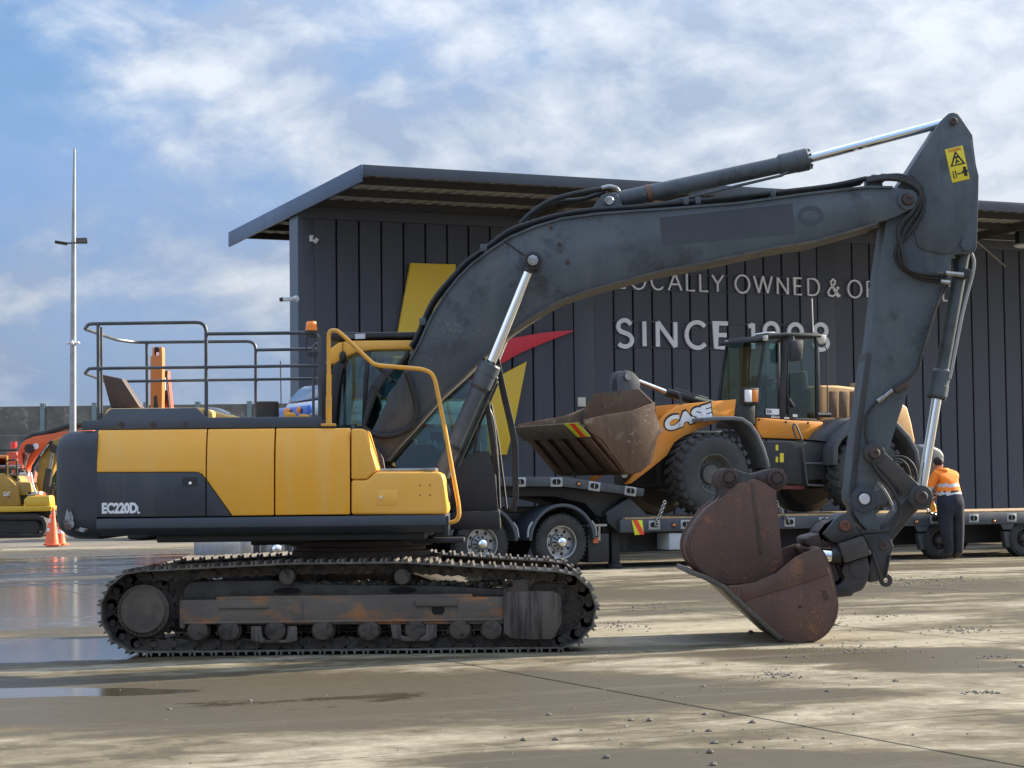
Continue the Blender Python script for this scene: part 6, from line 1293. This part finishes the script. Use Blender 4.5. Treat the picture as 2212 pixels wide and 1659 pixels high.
    u, z = -.02, 1.50; part(root, 'back_print', MB().box(-.06, -.04, -.122, -.10, 1.475, 1.51), M('print_black', ())) if False else None
worker()
pt_ = Frame(TLF.pt(*(lambda a: (a[0], .12))(lq_('R', 905, 140, .12)), DECK), YAW)
jg = thing('yellow_bottle', pt_, 'small yellow bottle standing on the trailer deck beside the worker', 'bottle')
part(jg, 'bottle_body', MB().lathe((0, 0, 0), (0, 0, 1), [(.05, 0), (.055, .02), (.055, .10), (.03, .15), (.02, .17)], 16), M('yellow_plastic', (.85, .40, .02), .4), 0, 50); part(jg, 'cap', MB().cyl((0, 0, .17), (0, 0, .20), .023, n=12), orangelens)

# ================================================================== far left of the yard
PW = Frame((0, 96, 0), 0.0)
bw = thing('boundary_wall', PW, 'tall stained concrete boundary wall with grey steel posts', 'wall')
zwt = PW.px('D', 100, 877)[1]; cwall = M('stained_concrete_wall', (.20, .185, .155), .85, var=(.10, .097, .088), vscale=.9, vlo=.35, vhi=.7, var2=(.30, .28, .24), v2scale=2.2, v2lo=.55, v2hi=.7, bump=.5, bscale=3); pstm = M('steel_post_blue_grey', (.16, .22, .235), .5, var=(.2, .26, .27), vscale=2)
x0 = PW.px('D', 92, 900)[0]; dp = (PW.px('D', 539, 900)[0] - x0) / 4
pmesh = None
for k in range(-5, 16):
    x = x0 + k * dp
    for j in range(4):
        h = zwt / 4; q = part(bw, 'wall_panel', MB().box(x + .05, x + dp - .05, random.uniform(-.01, .01), .18, j * h + .006, (j + 1) * h - .006), cwall, .01, 32, 1)
    part(bw, 'post', MB().box(x - .11, x + .11, -.09, -.06, 0, zwt + .12).box(x - .02, x + .02, -.061, .24, 0, zwt + .12).box(x - .11, x + .11, .24, .27, 0, zwt + .12), pstm)
# light pole
PP = Frame((ground_at(157, 1161).x, ground_at(157, 1161).y, 0), 0.0)
lp = thing('light_pole', PP, 'tall grey tapered light pole with two floodlights', 'light pole')
galv = M('galvanised_pole', (.36, .38, .39), .5, .25, var=(.28, .30, .31), vscale=2)
zt_ = PP.px('D', 150, 321)[1]; zfl = PP.px('D', 152, 526)[1]; zdm = PP.px('D', 155, 741)[1]
lean = PP.px('D', 150, 321)[0] - PP.px('D', 157, 1161)[0] + .16
part(lp, 'pole', MB().tube([(0, 0, 0), (lean * .3, 0, zdm), (lean * .6, 0, zfl), (lean, 0, zt_)], [.118, .097, .074, .036], 10), galv, 0, 60)
part(lp, 'base_plate', MB().box(-.22, .22, -.22, .22, 0, .03), galv)
xl = lean * .6; arm_ = part(lp, 'bracket_arm', MB().tube([(xl - .3, -.05, zfl), (xl + .3, -.05, zfl + .02)], .025, 8), blackpaint)
part(lp, 'floodlight', MB().obox((xl - .38, -.1, zfl + .01), Vector((.95, .2, -.15)).normalized(), Vector((-.2, .95, 0)).normalized(), Vector((.15, 0, .98)), .2, .16, .035), blackpaint, .01); part(lp, 'floodlight', MB().box(xl + .1, xl + .46, -.16, -.04, zfl - .02, zfl + .16), blackpaint, .012); part(lp, 'flood_lens', MB().box(xl + .13, xl + .43, -.165, -.158, zfl + .01, zfl + .13), M('dull_lens', (.12, .10, .09), .3))
xd = lean * .3; dm = MB()
for s in (-1, 1): dm.ball((xd + s * .16, 0, zdm), .06, .06, .05, 10, 6)
dm.ball((xd, -.14, zdm), .06, .06, .07, 10, 6).tube([(xd - .16, 0, zdm), (xd + .16, 0, zdm)], .03, 6); part(lp, 'dome_cameras', dm, white, 0, 60)

def bg_exc(name, label, fr, pts, mats):
    root = thing(name, fr, label, 'excavator'); body, dark = mats
    for nm, z, w0, w1, prof, mt, bev in pts:
        part(root, nm, MB().prism([fr.px(z, x, y, w0) for x, y in prof], w0, w1), mt, bev)
    return root
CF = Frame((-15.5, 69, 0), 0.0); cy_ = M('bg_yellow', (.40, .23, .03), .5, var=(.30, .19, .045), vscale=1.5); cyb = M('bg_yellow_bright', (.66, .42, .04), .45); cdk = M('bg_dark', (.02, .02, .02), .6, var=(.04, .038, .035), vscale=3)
ct = bg_exc('yellow_excavator', 'yellow excavator at the left edge behind the traffic cones', CF, [
    ('side_panel', 'M', -1.3, -1.2, [(-300, 1000), (-300, 640), (60, 640), (110, 660), (215, 760), (240, 985)], cy_, .05),
    ('engine_box', 'M', -1.15, 1.2, [(-320, 990), (-320, 600), (60, 600), (150, 700), (230, 760), (250, 990)], cy_, .05),
    ('deck_block', 'M', -1.2, .0, [(95, 700), (210, 700), (360, 705), (385, 860), (235, 860)], cy_, .04),
    ('tool_box', 'M', -1.35, -.6, [(285, 985), (278, 915), (320, 868), (580, 862), (595, 985)], cyb, .04),
    ('walkway', 'M', -1.2, -.5, [(320, 862), (330, 812), (470, 815), (468, 852)], M('pale_step', (.5, .48, .42), .5), .02),
    ('platform', 'M', -1.4, 1.3, [(-300, 1062), (-300, 992), (612, 985), (612, 1008), (590, 1045), (200, 1058)], cyb, .03),
    ('under_frame', 'M', -1.1, 1.2, [(0, 1110), (0, 1060), (600, 1050), (600, 1105)], cdk, .02),
    ('boom', 'M', -.25, .25, [(415, 830), (430, 650), (470, 420), (520, 300), (600, 220), (690, 180), (900, 160), (900, 300), (760, 330), (690, 420), (640, 540), (560, 700), (500, 830)], cy_, .04),
    ('dark_gap', 'M', -1.1, -.6, [(235, 985), (232, 810), (300, 780), (318, 870), (285, 915)], cdk, .02),
    ('cab', 'M', .3, 1.3, [(560, 980), (575, 640), (640, 520), (760, 500), (760, 980)], cdk, .05)], (cy_, cdk))
part(ct, 'cab_glass', MB().prism([CF.px('M', x, y, .28) for x, y in ((570, 740), (600, 620), (660, 540), (740, 520), (740, 730))], .27, .29), M('green_glass_dark', (.03, .09, .07), .1))
tp = [CF.px('M', x, y, -1.5) for x, y in ((-400, 1340), (430, 1340), (490, 1315), (522, 1260), (525, 1200), (500, 1140), (440, 1112), (-400, 1108))]
for w in (-1.5, .9):
    o = part(ct, 'track', MB().ribbon(tp, .06, w, w + .6, True), M('bg_track', (.022, .021, .020), .7, var=(.045, .04, .036), vscale=4, bump=.6, bscale=6), .01); part(o, 'track_frame', MB().prism([CF.px('M', x, y, -1.3) for x, y in ((-380, 1300), (440, 1300), (470, 1240), (430, 1160), (-380, 1160))], w + .15, w + .45), cdk)
    g_ = MB()
    for k in range(40):
        t = k / 40; i = t * 830; a = CF.px('M', -390 + i, 1342, -1.5); g_.box(a[0], a[0] + .04, w - .005, w + .6, a[1] - .085, a[1] - .05); b = CF.px('M', -390 + i, 1106, -1.5); g_.box(b[0], b[0] + .04, w - .005, w + .6, b[1] + .05, b[1] + .085)
    part(o, 'grousers', g_, cdk)
o = part(ct, 'boom_cylinder', MB().tube([(*(lambda a: (a[0], -.4, a[1]))(CF.px('M', 540, 820, -.4)),), (*(lambda a: (a[0], -.4, a[1]))(CF.px('M', 588, 545, -.4)),)], .13, 14), cdk); part(o, 'rod', MB().tube([(*(lambda a: (a[0], -.4, a[1]))(CF.px('M', 588, 545, -.4)),), (*(lambda a: (a[0], -.4, a[1]))(CF.px('M', 632, 320, -.4)),)], .06, 12), steel)
u, z = CF.px('M', 636, 310, -.4); part(ct, 'pin_boss', MB().cyl((u, -.5, z), (u, -.25, z), .14, n=16), cdk)
u, z = CF.px('M', 40, 868, -1.3); u2, z2 = CF.px('M', 118, 818, -1.3); part(ct, 'lettering', text_mb('CAT', u, z, u2 - u, z2 - z, -1.305, .01, .03), white)
a_, b_, c_ = (CF.px('M', x, y, -1.3) for x, y in ((82, 885), (132, 885), (110, 845))); part(ct, 'emblem', MB().prism([a_, b_, c_], -1.303, -1.29), M('dull_red', (.3, .05, .05), .5))
gl = lambda pts, w, r: MB().tube([(lambda a: (a[0], w, a[1]))(CF.px('M', x, y, w)) for x, y in pts], r, 6)
part(ct, 'guard_rail', gl([(-100, 400), (85, 398), (88, 640)], -1.0, .035), M('bright_rail', (.75, .42, .08), .5)); part(ct, 'guard_rail', gl([(70, 640), (75, 470), (100, 445), (180, 440), (200, 460), (205, 700)], -1.1, .03), cdk); part(ct, 'guard_rail', gl([(-100, 520), (255, 515)], -.9, .045), steel)
part(ct, 'front_rail', gl([(365, 590), (378, 690), (400, 770), (440, 850)], -1.2, .03), white)
part(ct, 'hoses', gl([(370, 620), (390, 520), (440, 430), (520, 330), (610, 215)], -.3, .05), cdk)
for k, (x_, y_, w_, h_) in enumerate(((120, 520, 60, 40), (205, 560, 50, 45), (250, 590, 45, 40), (20, 560, 70, 60), (150, 600, 90, 30))):
    p_ = CF.px('M', x_, y_, -.4); part(ct, 'engine_fitting', MB().box(p_[0], p_[0] + w_ * .0028, -.7, .3, p_[1] - h_ * .0028, p_[1]), (steel, cdk, white, cdk, steel)[k], .02)
part(ct, 'guard_rail', gl([(-60, 440), (-60, 620)], -1.0, .03), cdk); part(ct, 'guard_rail', gl([(-100, 550), (300, 548), (330, 600)], -.7, .03), cdk); part(ct, 'work_lamp', gl([(570, 880), (600, 872)], -1.0, .05), white)
part(ct, 'boom_pipe', gl([(395, 660), (405, 560), (455, 470)], -.35, .03), steel); part(ct, 'boom_pipe', gl([(480, 400), (530, 320), (580, 260)], -.35, .03), steel); part(ct, 'swivel_hoses', gl([(560, 840), (600, 760), (640, 720)], -.5, .05), cdk); part(ct, 'swivel_hoses', gl([(600, 930), (620, 800), (650, 760)], -.5, .05), cdk)
# orange excavators beyond
OF = Frame((-17.5, 76, 0), 0.0); org = M('bg_orange', (.68, .115, .022), .5, var=(.56, .12, .04), vscale=1.2); ored = M('bg_orange_red', (.60, .075, .03), .5)
og = bg_exc('orange_excavator', 'orange excavator whose curved boom rises behind the yellow excavator', OF, [
    ('boom', 'M', -.3, .3, [(205, 500), (200, 400), (235, 270), (300, 205), (400, 165), (560, 140), (760, 105), (1100, 90), (1100, 210), (820, 190), (600, 245), (500, 320), (420, 420), (350, 520), (260, 600), (215, 560)], org, .04),
    ('engine_house', 'M', -1.3, 1.3, [(-500, 900), (-500, 390), (75, 385), (75, 350), (200, 345), (220, 560), (350, 700), (350, 900)], ored, .06),
    ('upper_rail', 'M', -1.2, -1.15, [(-500, 345), (-500, 325), (205, 318), (205, 335)], cdk, 0),
    ('tracks', 'M', -1.5, 1.5, [(-500, 1180), (-500, 950), (700, 950), (760, 1060), (700, 1180)], cdk, .06)], (org, cdk))
ol = lambda pts, w, r: MB().tube([(lambda a: (a[0], w, a[1]))(OF.px('M', x, y, w)) for x, y in pts], r, 8)
part(og, 'boom_cylinder', ol([(265, 560), (340, 320)], -.45, .08), steel); part(og, 'boom_hose', ol([(300, 205), (400, 150), (520, 130), (640, 95), (780, 45), (1000, 30)], -.1, .11), cdk)
u, z = OF.px('M', 343, 308, -.5); part(og, 'pin_boss', MB().cyl((u, -.55, z), (u, -.3, z), .17, n=16), cdk); u, z = OF.px('M', 420, 282, -.35); part(og, 'boom_lamp', MB().cyl((u, -.4, z), (u, -.3, z), .11, n=14), white)
u, z = OF.px('M', 162, 275, -.9); part(og, 'beacon', MB().cyl((u, -.9, z - .1), (u, -.9, z + .14), .12, n=14), M('beacon_red', (.8, .06, .05), .3)); u, z = OF.px('M', 40, 480, -1.2); part(og, 'work_lamp', MB().box(u - .2, u + .25, -1.3, -1.2, z - .2, z + .2), orangelens, .03)
SF = Frame((-10.6, 63, 0), 0.0)
s2 = bg_exc('orange_excavator', 'orange excavator arm standing upright seen over the main machine hood', SF, [
    ('arm', 'A', -.25, .25, [(805, 830), (806, 445), (820, 442), (820, 378), (832, 376), (836, 440), (866, 440), (872, 376), (890, 378), (892, 445), (890, 830)], M('upright_orange', (.62, .17, .03), .5, var=(.55, .20, .06), vscale=1), .02),
    ('boom', 'A', .4, .9, [(880, 1200), (890, 560), (930, 545), (945, 700), (958, 820), (1020, 1200)], ored, .03),
    ('dark_patch', 'A', -.27, -.251, [(828, 830), (832, 735), (850, 725), (862, 830)], cdk, 0),
    ('arm_lower', 'A', -.25, .25, [(805, 831), (890, 831), (980, 1100), (800, 1100)], org, .03)], (org, cdk))
sl = lambda pts, w, r: MB().tube([(lambda a: (a[0], w, a[1]))(SF.px('A', x, y, w)) for x, y in pts], r, 6)
part(s2, 'tip_bracket', MB().prism([SF.px('A', x, y, -.1) for x, y in ((834, 412), (834, 380), (868, 380), (868, 412))], -.2, .2), cdk); part(s2, 'hydraulic_hose', sl([(900, 540), (905, 640), (915, 720), (900, 815)], .3, .05), cdk); part(s2, 'hydraulic_hose', sl([(925, 550), (920, 640), (935, 760), (940, 815)], .3, .04), cdk); part(s2, 'hydraulic_hose', sl([(885, 395), (897, 420), (893, 470)], 0, .025), cdk); part(s2, 'lock_pin', sl([(908, 600), (912, 690)], .2, .03), white)
a_, b_ = SF.px('A', 700, 0, 1.0)[0], SF.px('A', 1150, 0, 1.0)[0]
part(s2, 'body', MB().box(a_, b_, .8, 3.4, .95, 2.2), org, .08); part(s2, 'track', MB().box(a_, a_ + .6, -.6, 3.6, 0, .85), cdk, .1); part(s2, 'track', MB().box(b_ - .6, b_, -.6, 3.6, 0, .85), cdk, .1)

part(s2, 'cab', MB().box(b_ - 1.15, b_ - .1, .55, 2.2, 1.5, 3.0), cdk, .12); part(s2, 'cab_glass', MB().box(b_ - 1.05, b_ - .2, .53, .56, 1.9, 2.85), M('green_glass_dark', ())); part(s2, 'counterweight', MB().box(a_ + .05, b_ - .05, 3.41, 3.9, 1.0, 2.0), cdk, .15)
part(s2, 'boom_foot', MB().prism([SF.px('A', x, y, .5) for x, y in ((860, 1330), (870, 1180), (1030, 1180), (1060, 1330))], .4, .9), ored, .03)

# ================================================================== traffic cones
cor = M('cone_orange', (.85, .13, .03), .55, var=(.70, .11, .04), vscale=6); cwht = M('cone_band', (.75, .73, .72), .5)
def cone(label, z, xt, yt, xb, yb, bands, dy=0, lift=0):
    x_, y_ = dd(z, xb, yb); p = ground_at(x_, y_); fr = Frame((p.x, p.y + dy, lift), R(random.uniform(-15, 15)))
    root = thing('traffic_cone', fr, label, 'traffic cone', 'cones grouped behind the counterweight')
    H = fr.px(z, xt, yt, 0)[1] - .0; r0, r1 = .145, .028; rr = lambda t: r0 + (r1 - r0) * t
    part(root, 'cone_base', MB().slab([(-.19, -.15), (-.15, -.19), (.15, -.19), (.19, -.15), (.19, .15), (.15, .19), (-.15, .19), (-.19, .15)], 0, .045), cor, .008)
    part(root, 'cone_body', MB().lathe((0, 0, 0), (0, 0, 1), [(r0 + .02, .045), (r0, .07), (r1, H - .01), (r1 * .8, H), (0, H)], 24), cor)
    for a, b in bands: part(root, 'reflective_band', MB().lathe((0, 0, 0), (0, 0, 1), [(rr((a * H - .07) / (H - .08)) + .004, a * H), (rr((b * H - .07) / (H - .08)) + .004, b * H)], 24), cwht)
cone('orange cone with two white bands, leftmost of the cone cluster', 'M', 585, 1088, 585, 1448, [(.45, .56), (.74, .88)], .1)
cone('plain orange cone without bands, tallest of the cluster', 'M', 662, 1000, 662, 1452, [], -.35, 0)
cone('banded red-orange cone half hidden by the counterweight', 'M', 708, 1130, 708, 1448, [(.44, .58), (.74, .86)], .05)

# ================================================================== loose stones
random.seed(11)
gv = MB()
def stone(x, y, r):
    p = ground_at(x, y); a = random.random() * 6.28; k = 6; vs = []; s1, s2_ = random.uniform(.8, 1.35), random.uniform(.7, 1.1); h = r * random.uniform(.7, 1.2)
    for lvl, rr in ((0, .75), (.45, 1.0), (.85, .55)):
        for j in range(k):
            t = 2 * math.pi * j / k + a; q = r * rr * random.uniform(.8, 1.15); vs.append((p.x + q * s1 * math.cos(t), p.y + q * s2_ * math.sin(t), -.003 + h * lvl))
    vs.append((p.x, p.y, h)); fs = [(l * k + j, l * k + (j + 1) % k, (l + 1) * k + (j + 1) % k, (l + 1) * k + j) for l in range(2) for j in range(k)] + [(2 * k + j, 2 * k + (j + 1) % k, 3 * k) for j in range(k)]
    gv.add(vs, fs)
clus = [(1680, 1459, 46, 7, 120, .012), (1770, 1347, 60, 9, 220, .012), (2070, 1362, 60, 6, 150, .012), (1335, 1352, 38, 8, 110, .012), (260, 1333, 36, 5, 70, .010), (1900, 1330, 60, 8, 70, .012), (1400, 1312, 70, 7, 90, .012), (1980, 1255, 120, 12, 160, .016),
        (1800, 1400, 160, 22, 130, .010), (2120, 1497, 40, 4, 50, .012), (1620, 1310, 25, 3, 40, .012), (2140, 1420, 45, 6, 50, .011), (1820, 1405, 70, 10, 60, .012), (150, 1195, 90, 10, 60, .02), (1500, 1480, 420, 80, 160, .008), (1600, 1590, 500, 55, 110, .009), (700, 1500, 500, 90, 50, .007), (1330, 1420, 250, 20, 60, .008)]
for cx, cy, sx, sy, n, r in clus:
    for k in range(n): q_s = random.choice((.35, .55, .55, 1.1)); stone(random.gauss(cx, sx * q_s), random.gauss(cy, sy * q_s), r * random.choice((.35, .5, .5, .7, .9, 1.2)))
for x, y, r in ((1621, 1368, .030), (1626, 1562, .02), (1363, 1557, .02), (1403, 1558, .024), (1352, 1570, .018), (1523, 1544, .02), (1566, 1547, .018), (1532, 1580, .018), (1600, 1604, .02), (1544, 1606, .022), (1534, 1627, .02), (1185, 1545, .018), (1200, 1599, .022), (1131, 1600, .02), (1310, 1638, .022), (1541, 1653, .022), (1934, 1472, .024), (1787, 1494, .018), (1850, 1466, .016), (2208, 1441, .03), (366, 1533, .014), (540, 1515, .014), (1520, 1484, .016), (1700, 1420, .016), (1776, 1395, .018), (1935, 1398, .016), (2115, 1440, .016)): stone(x, y, r)
o = link('gravel', gv.mesh('gravel', 0, 0), None, M('gravel_stone', (.10, .088, .07), .85, var=(.24, .21, .17), vscale=14)); tag(o, 'loose grey stones and grit scattered over the wet concrete', 'gravel', kind='stuff')
